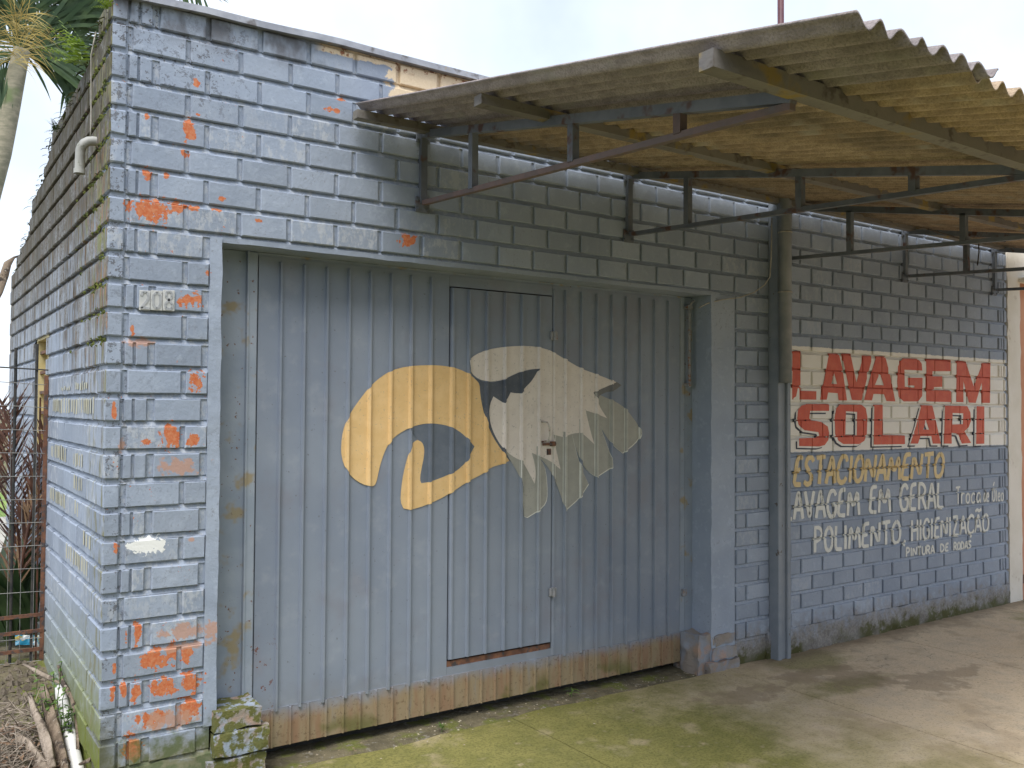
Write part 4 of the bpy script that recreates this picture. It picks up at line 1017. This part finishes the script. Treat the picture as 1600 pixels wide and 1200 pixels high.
# small weeds
M_WEED = leafmat('weed_green', (.09, .17, .03), (.16, .26, .06)); M_FERN = leafmat('fern_green', (.12, .21, .02), (.25, .33, .04)); M_DKG = leafmat('dark_leaf', (.018, .045, .014), (.045, .085, .028), .15)
def weed(p, h, n, label, mat=M_WEED, wd=.012):
    root = thing('weed', label, 'weed', p, 'weeds in the crack before the door'); m = MB()
    for i in range(n):
        a = random.random()*6.28; t = random.uniform(.2, 1); b = Vector((0, 0, 0))+Vector((math.cos(a)*.006, math.sin(a)*.006, h*t*.5))
        m.blade(b, (math.cos(a), math.sin(a), random.uniform(.3, 1.2)), h*random.uniform(.4, .8), wd, .8, 3)
    m.build('leaves', mat, root); m = MB(); m.tube([(0, 0, -.02), (.004, 0, h*.3), (0, .004, h*.62)], .0022, 5); m.build('stem', mat, root)
q = at(690, 1140, 2, GROUND); weed((q.x, q.y, GROUND), .05, 12, 'tiny green weed in the crack before the left half of the door')
q = at(893, 1085, 2, GROUND); weed((q.x, q.y, GROUND), .075, 11, 'small pale seedling under the right part of the garage door')
# ------------------------------------------------------------------ side-wall pipe, cable, moss and ferns
M_PVC2 = simple('mouldy_white_pvc', (.33, .33, .31), (.43, .43, .40), 8, .55, .2, 40, .003, [((.16, .17, .12), 14, .55, .68)])
m = MB(); b0 = at(156, 222, 0, 0); R0 = .023
pts = [(.03, b0.y, b0.z), (-.03, b0.y, b0.z)]+[(-.03-.055*math.sin(a), b0.y+.02*(1-math.cos(a)), b0.z-.055*(1-math.cos(a))) for a in (.4, .8, 1.2, 1.57)]+[(-.087, b0.y+.02, b0.z-.165)]
m.tube(pts, R0, 14, False); m.tube([(-.087, b0.y+.02, b0.z-.145), (-.087, b0.y+.02, b0.z-.168)], R0+.004, 14, False)
n0 = len(m.v)
for k in range(14): a = 2*math.pi*k/14; m.v.append((-.087+math.cos(a)*R0*.9, b0.y+.02+math.sin(a)*R0*.9, b0.z-.15))
m.f.append(tuple(n0+k for k in range(14)))
tag(m.build('drain_elbow', M_PVC2, None, True), 'curved grey plastic drain spout poking out of the side wall', 'drain pipe')
m = MB(); m.tube([(-.02, .37, 3.56), (-.035, .40, 3.45), (-.03, .41, 3.25), (-.03, .40, 3.1), (-.035, .38, 3.03)], .0038, 6); tag(m.build('side_cable', M_WIRE, None, True), 'thin cable hanging down the side wall to the drain spout', 'cable')
M_MOSS = simple('dark_moss', (.045, .06, .010), (.13, .145, .025), 25, .95, .9, 120, .01)
mo = MB()
for i in range(260):
    y = abs(random.gauss(.1, .35)); n = random.randrange(0, 12); z = ZN[n]-.02+random.uniform(-.02, .03)
    if z > stop(y): continue
    x = -.012-random.random()*.006; r = random.uniform(.004, .014); n0 = len(mo.v); mo.v += [(x-.008, y, z)]
    for k in range(7): a = k*.9; mo.v.append((x+.004, y+math.cos(a)*r*random.uniform(.6, 1.2), z+math.sin(a)*r*random.uniform(.6, 1.8)))
    for k in range(7): mo.f.append((n0, n0+1+(k+1) % 7, n0+1+k))
o = mo.build('moss', M_MOSS, side_wall); o['kind'] = 'stuff'
gr = MB()
for i in range(420):
    y = random.uniform(.05, 2.6) if random.random() < .7 else random.uniform(2.6, 4.3); z = stop(y)+random.uniform(-.05, .01); a = random.random()*6.28
    gr.blade((random.uniform(-.02, .05), y, z), (math.cos(a)-.4, math.sin(a)*.8, random.uniform(-.2, 1.1)), random.uniform(.02, .085), random.uniform(.008, .02), 1.0, 3)
o = gr.build('moss_fringe', leafmat('mossy_fringe', (.03, .035, .010), (.085, .095, .025), .15), side_wall); o['kind'] = 'stuff'
def fern(p, n, L, label, mat=M_FERN, out=-.5):
    root = thing('fern', label, 'fern', p, 'ferns rooted on walls' if p[2] > 1 else None); m = MB()
    for i in range(n):
        d = Vector((out*random.uniform(.2, 1.6), random.uniform(-1, 1), random.uniform(-.1, 1.1))).normalized(); pos = Vector((0, 0, 0)); Lr = L*random.uniform(.6, 1.1); sdv = d.cross(Vector((0, 0, 1))).normalized()
        for k in range(9):
            pos = pos+d*(Lr/9); d = (d+Vector((0, 0, -.09))).normalized(); w_ = Lr*.24*(1-k/9.5)
            for s_ in (-1, 1): m.blade(pos, sdv*s_+d*.5, w_, w_*.38, .25, 2, d)
    m.build('fronds', mat, root)
fern(at(172, 14, 0, -.02), 8, .12, 'bright green moss tuft and fern at the top of the wall corner')
fern(at(128, 100, 0, -.03), 12, .30, 'leafy green fern growing from the side wall top under the palm')
fern(at(133, 75, 0, -.03), 8, .24, 'second smaller fern higher up the side wall edge', M_FERN)
fern(at(90, 205, 0, -.03), 5, .16, 'sparse dark fern sprig standing on the stepped wall top', M_DKG)
# climbing weed at the wall foot
root = thing('climbing_weed', 'green small-leaved weed climbing the foot of the side wall', 'weed', (-.06, .65, -.08)); m = MB(); st = MB()
for i in range(9):
    y0 = random.uniform(-.12, .25); P = Vector((random.uniform(-.06, 0), y0, 0)); st_pts = [P.copy()]
    for k in range(9):
        P = P+Vector((random.uniform(-.012, .010), random.uniform(-.03, .03), random.uniform(.02, .055)*(1 if i < 5 else .6))); st_pts.append(P.copy())
        for s_ in range(3):
            a = random.random()*6.28; m.blade(P, (math.cos(a)*.7-.3, math.sin(a), random.uniform(-.2, .6)), random.uniform(.018, .036), .018, .4, 2)
    st.tube(st_pts, .0022, 4)
m.build('leaves', M_WEED, root); st.build('stems', M_WEED, root)
# ------------------------------------------------------------------ debris heap by the corner
M_HUSK = simple('dry_palm_husk', (.13, .095, .065), (.25, .19, .135), 14, .95, .9, 60, .012, [((.06, .045, .035), 12, .52, .62), ((.34, .29, .23), 25, .6, .68)], st=(1, 1, .25)); M_HUSK2 = simple('pale_palm_husk', (.25, .20, .15), (.38, .31, .245), 14, .95, .9, 60, .012, [((.10, .075, .055), 11, .53, .64)], st=(1, 1, .25))
M_WPOLE = simple('flaking_white_paint', (.66, .65, .61), (.74, .73, .70), 12, .7, .4, 50, .004, [((.20, .15, .11), 18, .61, .68)])
def yp(px, py, y): return at(px, py, 1, y)
def husk(P, wds, name, mat, label, cat, curl=.35):
    """curved tapering trough along a path"""
    m = MB(); n = len(P); prev = []
    for i in range(n):
        d = (Vector(P[min(i+1, n-1)])-Vector(P[max(0, i-1)])).normalized(); s_ = d.cross(-FW).normalized(); nn = s_.cross(d).normalized()
        for t in (-1, -.5, 0, .5, 1): m.v.append(tuple(Vector(P[i])+s_*(t*wds[i])+nn*((1-t*t)*wds[i]*curl)+nn*wob((i+wds[1]*99, t, 3), .9, .012)+s_*wob((i*1.3, t, 5+wds[1]*50), 1.1, wds[i]*.45)))
        for t in (1, .5, 0, -.5, -1): m.v.append(tuple(Vector(P[i])+s_*(t*wds[i]*.96)+nn*((1-t*t)*wds[i]*curl-.012)))
    for i in range(n-1):
        for k in range(10): a = i*10+k; b = i*10+(k+1) % 10; m.f.append((a, b, b+10, a+10))
    m.f.append(tuple(range(10))[::-1]); m.f.append(tuple((n-1)*10+k for k in range(10)))
    return tag(m.build(name, mat, None, True), label, cat, {'palm_sheath': 'palm sheaths in the debris heap', 'dry_leaf': 'dried leaves by the side wall'}.get(name))
m = MB(); m.tube([yp(94, 1076, .95), yp(100, 1110, .8), yp(112, 1160, .55), yp(124, 1215, .30), yp(130, 1250, .15)], [.030, .031, .031, .030, .029], 12)
tag(m.build('white_pole', M_WPOLE, None, True), 'short flaking white painted pole leaning in the debris by the wall', 'pole')
husk([yp(66, 1074, .92), yp(74, 1105, .78), yp(84, 1145, .6), yp(94, 1185, .42), yp(102, 1225, .25)], [.020, .036, .042, .042, .040], 'palm_sheath', M_HUSK, 'broad brown dried palm stalk lying beside the white pole', 'palm debris')
husk([yp(45, 1085, .9), yp(52, 1108, .78), yp(63, 1135, .62), yp(72, 1165, .47), yp(80, 1205, .3)], [.008, .017, .030, .034, .03], 'palm_sheath', M_HUSK2, 'pale split palm sheath left of the broad brown stalk', 'palm debris')
husk([yp(-5, 1140, .75), yp(20, 1150, .68), yp(42, 1168, .55), yp(58, 1190, .42), yp(70, 1220, .3)], [.012, .026, .036, .04, .04], 'palm_sheath', M_HUSK2, 'pale curled palm sheath at the bottom left of the heap', 'palm debris')
husk([yp(90, 1040, 1.1), yp(96, 1065, .92), yp(112, 1090, .75), yp(118, 1125, .6), yp(121, 1170, .45)], [.004, .010, .010, .007, .005], 'dry_leaf', M_HUSK, 'thin tan dried leaf standing up against the side wall', 'dry leaf')
husk([yp(36, 1038, 1.5), yp(58, 1050, 1.3), yp(78, 1060, 1.15), yp(92, 1068, 1.0)], [.004, .010, .012, .004], 'dry_leaf', M_HUSK2, 'pale dried leaf blade lying across the soil clods', 'dry leaf')
husk([yp(124, 1195, .3), yp(140, 1188, .25), yp(152, 1176, .2)], [.007, .009, .006], 'twig', M_HUSK, 'short red-brown broken twig at the foot of the wall corner', 'twig')
tw = MB()
for i in range(260):
    px, py = random.uniform(-30, 60), random.uniform(1098, 1215); y = .95-(py-1098)/117*.65+random.uniform(-.05, .05); p = yp(px, py, y)
    d = Vector((random.uniform(-1, 1), random.uniform(-.8, .8), random.uniform(-.35, .6))).normalized(); L = random.uniform(.04, .17); q2 = p+d*L*.5+Vector((0, 0, random.uniform(-.012, .012)))
    tw.tube([p, q2, p+d*L], [.0032, .0026, .0012], 4)
tag(tw.build('twig_heap', simple('grey_twigs', (.19, .155, .12), (.36, .30, .24), 9, .9, .3)), 'tangled heap of dry grey twigs and palm stems left of the corner', 'twigs', kind='stuff')
m = MB(); soilgrid(m, -.9, -.0, -.6, 1.0, lambda x, y: -.17+.10*max(0, 1-abs(x+.40)/.4)*max(0, 1-abs(y-.25)/.6)+wob((x, y, 2), 7, .04), .05); tag(m.build('debris_mound', M_EARTH, None, True), kind='structure')
dl = MB()
for i in range(160):
    px, py = random.uniform(-20, 118), random.uniform(1120, 1215); y = .8-(py-1110)/105*.6; p = yp(px, py, y)+Vector((0, 0, -.03)); a = random.random()*6.28
    dl.blade(p, (math.cos(a), math.sin(a), random.uniform(-.2, .35)), random.uniform(.03, .10), random.uniform(.010, .022), .2, 3)
tag(dl.build('dead_leaves', simple('dead_leaf_brown', (.13, .075, .045), (.24, .15, .09), 12, .9, .2)), 'dark brown dead leaves packed under the heap of twigs', 'leaf litter', kind='stuff')
# ------------------------------------------------------------------ mesh fence beside the garage
FY = 1.87
fence = thing('mesh_fence', 'rusty wire mesh fence running left from the side wall', 'fence', (0, FY, 0))
def fch(mb, name, mat, parent=None):
    o = mb.build(name, mat, parent or fence)
    if parent is None: o.matrix_parent_inverse = Matrix.Translation(-Vector(fence.location))
    return o
m = MB(); m.bar((-.028, FY, .0), (-.030, FY, 1.86), .022, .03, (0, 1, 0)); fch(m, 'post', M_RUST)
m = MB(); m.bar((-.056, FY+.03, .0), (-.058, FY+.03, 1.72), .010, .012, (0, 1, 0)); fch(m, 'post_strip', M_RUST)
for px in (55, 22, -12, -45):
    p = at(px, 700, 1, FY); m = MB(); m.tube([(p.x, FY, .0), (p.x, FY, 2.03 if px != 55 else 2.06)], .0095, 7); fch(m, 'bar', M_IRON)
for z in (.335, .235, .12):
    m = MB(); m.bar((-.9, FY-.012, z+.02), (-.03, FY-.012, z+.015), .012, .022); fch(m, 'rail', M_RUST)
m = MB(); m.tube([(-.9, FY-.01, 1.93), (-.02, FY-.01, 1.895)], .005, 6); fch(m, 'top_wire', M_IRON)
M_GALV = simple('galvanised_wire', (.20, .20, .19), (.30, .29, .27), 30, .5, 0)
m = MB()
for k in range(13):
    z = .06+k*.145
    if z < .3 or k > 2: m.tube([(-.9, FY-.014, z+.03), (-.5, FY-.014, z+.02+random.uniform(-.01, .01)), (-.03, FY-.014, z)], .0022, 4)
for k in range(13): x = -.08-k*.072; m.tube([(x, FY-.014, .05), (x+random.uniform(-.01, .01), FY-.014, 1.88)], .0016, 4)
o = fch(m, 'wire_mesh', M_GALV); o['kind'] = 'stuff'
# blue plastic litter caught behind the fence
m = MB(); n0 = 0; c0 = at(50, 1000, 1, 1.98); nx = 9
for i in range(nx):
    for j in range(5):
        u, v = (i/(nx-1)-.5)*.19, (j/4-.5)*.07; m.v.append((c0.x+u, c0.y+v*.6+wob((u, v, 1), 30, .01), c0.z+v*.75-u*.12+wob((u, v, 6), 26, .018)))
for i in range(nx-1):
    for j in range(4): a = i*5+j; m.f.append((a, a+5, a+6, a+1))
t = T('printed_plastic_film'); n = t.noise(14, 3); t.out(t.mix(t.step(n, .5, .54), (.03, .28, .45), t.mix(t.step(t.noise(20, 3, off=2), .5, .55), (.6, .65, .65), (.45, .36, .06))), .3)
tag(m.build('plastic_wrapper', t.m), 'crumpled blue plastic wrapper lying behind the fence rails', 'litter')
# ------------------------------------------------------------------ plants behind the fence
M_DRY = leafmat('dry_frond', (.055, .025, .020), (.14, .065, .042), .1); M_DRY2 = leafmat('dry_frond_tan', (.22, .13, .075), (.34, .22, .13), .12)
def dry_frond(base, tip, n, L, name_label, mat, spread=1.0):
    root = thing('dry_frond', name_label, 'palm frond', base, 'dead fronds behind the fence'); m = MB(); B = Vector((0, 0, 0)); Tp = Vector(tip)-Vector(base); d = Tp.normalized()
    for i in range(n):
        t = i/n; p = Tp*t
        for s_ in (-1, 1):
            sd_ = RT*s_*spread; dv = (sd_*random.uniform(.25, .8)+d*random.uniform(.7, 1.2)+Vector((0, random.uniform(-.3, .3), 0))).normalized()
            m.blade(p, dv, L*random.uniform(.6, 1.1)*(1-.5*t), .016, random.uniform(.0, .35), 4, d.cross(dv).cross(dv) if random.random() < .5 else None)
    m.build('leaflets', mat, root); m = MB(); m.tube([B, Tp*.5, Tp], [.012, .008, .003], 6); m.build('midrib', mat, root)
dry_frond(at(22, 850, 1, 2.25), at(14, 640, 1, 2.3), 46, .50, 'upright red-brown dead frond behind the leftmost fence bars', M_DRY)
dry_frond(at(30, 900, 1, 2.15), at(72, 680, 1, 2.1), 48, .42, 'dead rust-brown frond leaning against the side wall by the window', M_DRY)
dry_frond(at(20, 930, 1, 2.2), at(62, 760, 1, 2.1), 34, .34, 'tan dead frond hanging low by the fence post', M_DRY2)
dry_frond(at(-30, 800, 1, 2.5), at(-5, 640, 1, 2.5), 30, .44, 'dark dead frond at the very left edge behind the fence', M_DRY)
def sword(base, n, L, wd, label, mat):
    root = thing('sword_plant', label, 'plant', base, 'leafy plants behind the fence'); 
    for i in range(n):
        m = MB(); a = random.uniform(0, 6.28); m.blade((math.cos(a)*.03, math.sin(a)*.03, 0), (math.cos(a)*.45, math.sin(a)*.35, 1), L*random.uniform(.7, 1.1), wd, random.uniform(.1, .5), 6, RT if random.random() < .6 else None); m.build('leaf', mat, root)
sword(at(20, 1000, 1, 2.3), 24, .85, .085, 'dark green broad-leaved plant behind the lower fence', M_DKG)
sword(at(52, 990, 1, 2.15), 13, .60, .07, 'dark green leafy clump tight against the fence post', M_DKG)
sword(at(-15, 1000, 1, 2.4), 20, .9, .09, 'dark green leaves at the left frame edge behind the fence', M_DKG)
# curled brown leaf high up at the left edge
husk([at(33, 398, 1, 4.6), at(22, 402, 1, 4.6), at(12, 412, 1, 4.6), at(6, 430, 1, 4.6), at(-2, 455, 1, 4.6), at(-14, 480, 1, 4.6)], [.004, .008, .03, .04, .035, .03], 'dry_palm_bract', M_HUSK, 'brown curled dry bract hanging beside the far end of the wall', 'dry leaf')
# ------------------------------------------------------------------ palm tree
M_TRUNK = simple('palm_trunk', (.20, .19, .13), (.31, .28, .20), 7, .85, .4, 30, .01, [((.13, .17, .07), 2, .5, .65)], st=(1, 1, 3)); M_PALM = leafmat('palm_green', (.035, .075, .028), (.085, .14, .05), .3); M_YEL = leafmat('palm_flower_yellow', (.36, .26, .06), (.50, .39, .12), .2)
palm = thing('palm_tree', 'tall green palm with yellow flower sprays rising behind the side wall', 'palm tree', (-.75, 6.0, -.2))
def plch(mb, name, mat, **k):
    o = mb.build(name, mat, palm, **k); o.matrix_parent_inverse = Matrix.Translation(-Vector(palm.location)); return o
m = MB(); cr = at(34, 78, 1, 6.0); tp = [Vector((-.75, 6, -.25)), Vector((-.5, 6, 1.6)), at(-22, 330, 1, 6), at(2, 240, 1, 6), at(14, 180, 1, 6), at(24, 125, 1, 6), cr]
m.tube(tp, [.125, .11, .098, .095, .092, .09, .08], 14); plch(m, 'trunk', M_TRUNK, smooth=True)
def frond(px_path, L, n, label=None, y0=6.0, dyy=0.0, wd=.045):
    P = [at(x, y, 1, y0+dyy*i) for i, (x, y) in enumerate(px_path)]
    # resample
    R = []
    for a, b in zip(P[:-1], P[1:]):
        for i in range(8): R.append(a.lerp(b, i/8))
    R.append(P[-1]); m = MB(); N = len(R)
    for i in range(n):
        t = (i+.5)/n*(N-1.001); k = int(t); p = R[k].lerp(R[k+1], t-k); d = (R[min(k+2, N-1)]-R[max(0, k-1)]).normalized()
        upv = d.cross(Vector((0, 1, 0))).normalized()
        for s_ in (-1, 1):
            dv = d*random.uniform(.7, 1.0)+upv*s_*random.uniform(.5, .9)+Vector((0, random.uniform(-.25, .25), 0))
            m.blade(p, dv, L*random.uniform(.8, 1.1)*(1-.45*(i/n)**2), wd, random.uniform(.2, .55), 5, upv.cross(dv).cross(dv) if random.random() < .5 else Vector((0, 1, 0)).cross(dv))
    f = plch(m, 'frond', M_PALM); m = MB(); m.tube(R, [.022*(1-.85*i/N) for i in range(N)], 6); m.build('midrib', M_PALM, f)
frond([(36, 80), (80, 72), (130, 55), (178, 20)], 1.05, 46)
frond([(34, 76), (60, 30), (110, -15), (180, -40)], 1.1, 46)
frond([(34, 74), (38, 20), (60, -50), (110, -110)], 1.1, 40)
frond([(38, 84), (70, 92), (105, 108), (125, 140)], .62, 26, y0=6.1, wd=.035)
frond([(30, 76), (-10, 40), (-60, 20), (-120, 40)], 1.0, 34)
frond([(32, 82), (0, 100), (-30, 130), (-50, 190)], .6, 24, wd=.035)
frond([(34, 70), (120, -60), (230, -75), (318, -10)], .75, 40, y0=6.3, wd=.035)
for i in range(4):
    m = MB(); bx, by = (28+random.uniform(-6, 8), 92)
    for k in range(46):
        p = at(bx+random.uniform(-8, 10), by+random.uniform(-70, 8), 1, 5.82); a = random.uniform(-2.9, .3)
        m.blade(p, RT*math.cos(a)-UP*math.sin(a)*.6+Vector((0, random.uniform(-.4, .2), 0)), random.uniform(.18, .5), .008, random.uniform(.3, 1.3), 4, -UP.cross(FW) if k % 2 else UP)
    plch(m, 'flower_spray', M_YEL)
# ------------------------------------------------------------------ far house, lawn and lane on the left
M_LAWN = simple('lawn', (.12, .20, .035), (.22, .30, .07), 2, .9, .3); M_LANE = simple('lane_gravel', (.32, .30, .26), (.40, .38, .33), 3, .95, .3)
m = MB(); m.quad((-40, 12, -.15), (1, 12, -.15), (1, 19, -.15), (-40, 19, -.15)); tag(m.build('lawn', M_LAWN), kind='structure')
m = MB(); m.quad((-40, 4.8, -.14), (1, 4.8, -.14), (1, 12, -.13), (-40, 12, -.13)); tag(m.build('lane', M_LANE), kind='structure')
house = thing('far_house', 'small pale house with a ribbed tile roof far behind the fence', 'house', (-2.5, 20, -.15))
M_HW = simple('house_render', (.45, .44, .42), (.52, .51, .48), 3, .85, .2); M_HR = simple('clay_grey_tiles', (.40, .37, .32), (.50, .46, .40), 4, .85, .3)
def hch(mb, name, mat, parent=None):
    o = mb.build(name, mat, parent or house)
    if parent is None: o.matrix_parent_inverse = Matrix.Translation(-Vector(house.location))
    return o
m = MB(); m.box(-9, .2, 20, 25, -.2, 3.15); hch(m, 'wall', M_HW)
m = MB(); 
for k in range(46):
    x = -9.2+k*.22
    for i in range(4):
        a0, a1 = math.pi*i/4, math.pi*(i+1)/4; f = lambda a: (x+.11-.11*math.cos(a), math.sin(a)*.07)
        (xa, za), (xb, zb) = f(a0), f(a1); m.quad((xa, 19.3, 3.15+za), (xb, 19.3, 3.15+zb), (xb, 22.6, 4.35+zb), (xa, 22.6, 4.35+za))
rf = hch(m, 'roof', M_HR)
m = MB(); m.box(-9.2, .9, 19.28, 19.45, 3.0, 3.14); m.build('fascia', M_HW, rf)
for x in (-1.6, -5.0):
    m = MB(); m.box(x-.5, x+.9, 19.97, 20.02, .9, 2.3); hch(m, 'window', M_IRON)
# ------------------------------------------------------------------ neighbour on the right, pole above the roof
M_NW = simple('cream_render', (.66, .62, .54), (.72, .68, .61), 3, .85, .25, 40, .004, [((.40, .33, .26), 5, .62, .74)]); M_NO = simple('salmon_render', (.50, .23, .13), (.55, .27, .16), 4, .8, .25)
nb = thing('neighbour_house', 'cream rendered wall with a salmon bay adjoining the sign wall', 'house', (9, 0, GROUND))
def nch(mb, name, mat, parent=None, **k):
    o = mb.build(name, mat, parent or nb, **k); o.matrix_parent_inverse = Matrix.Translation(-Vector(nb.location)) if parent is None else Matrix.Identity(4); return o
m = MB(); lump(m, 8.185, 8.43, -.02, .4, -.26, 3.0, .008, .08, 51); pil = nch(m, 'pillar', M_NW, smooth=True)
m = MB(); m.box(8.18, 13, -.015, .3, 2.98, 3.42, 0, .01); nch(m, 'fascia', M_NW)
m = MB(); m.box(8.40, 13, -.10, .0, 2.95, 3.00, 0, .008); nch(m, 'ledge', M_NW)
m = MB(); m.box(8.42, 13, .05, .3, -.26, 2.99); nch(m, 'bay_wall', M_NO)
m = MB(); m.box(8.44, 13, .03, .05, -.06, .02); nch(m, 'base_strip', M_RUST)
fern((8.3, -.12, GROUND), 7, .12, 'low dark tuft at the foot of the cream pillar', M_DKG)
M_REDP = simple('maroon_paint', (.075, .018, .028), (.10, .03, .036), 8, .5, .1)
p1 = at(1220, 60, 1, 2.2); m = MB(); m.tube([(p1.x, 2.2, 2.72), (p1.x, 2.2, 7.2)], .038, 10); tag(m.build('red_mast', M_REDP, None, True), 'thin dark red mast standing on the garage roof above the canopy', 'mast')
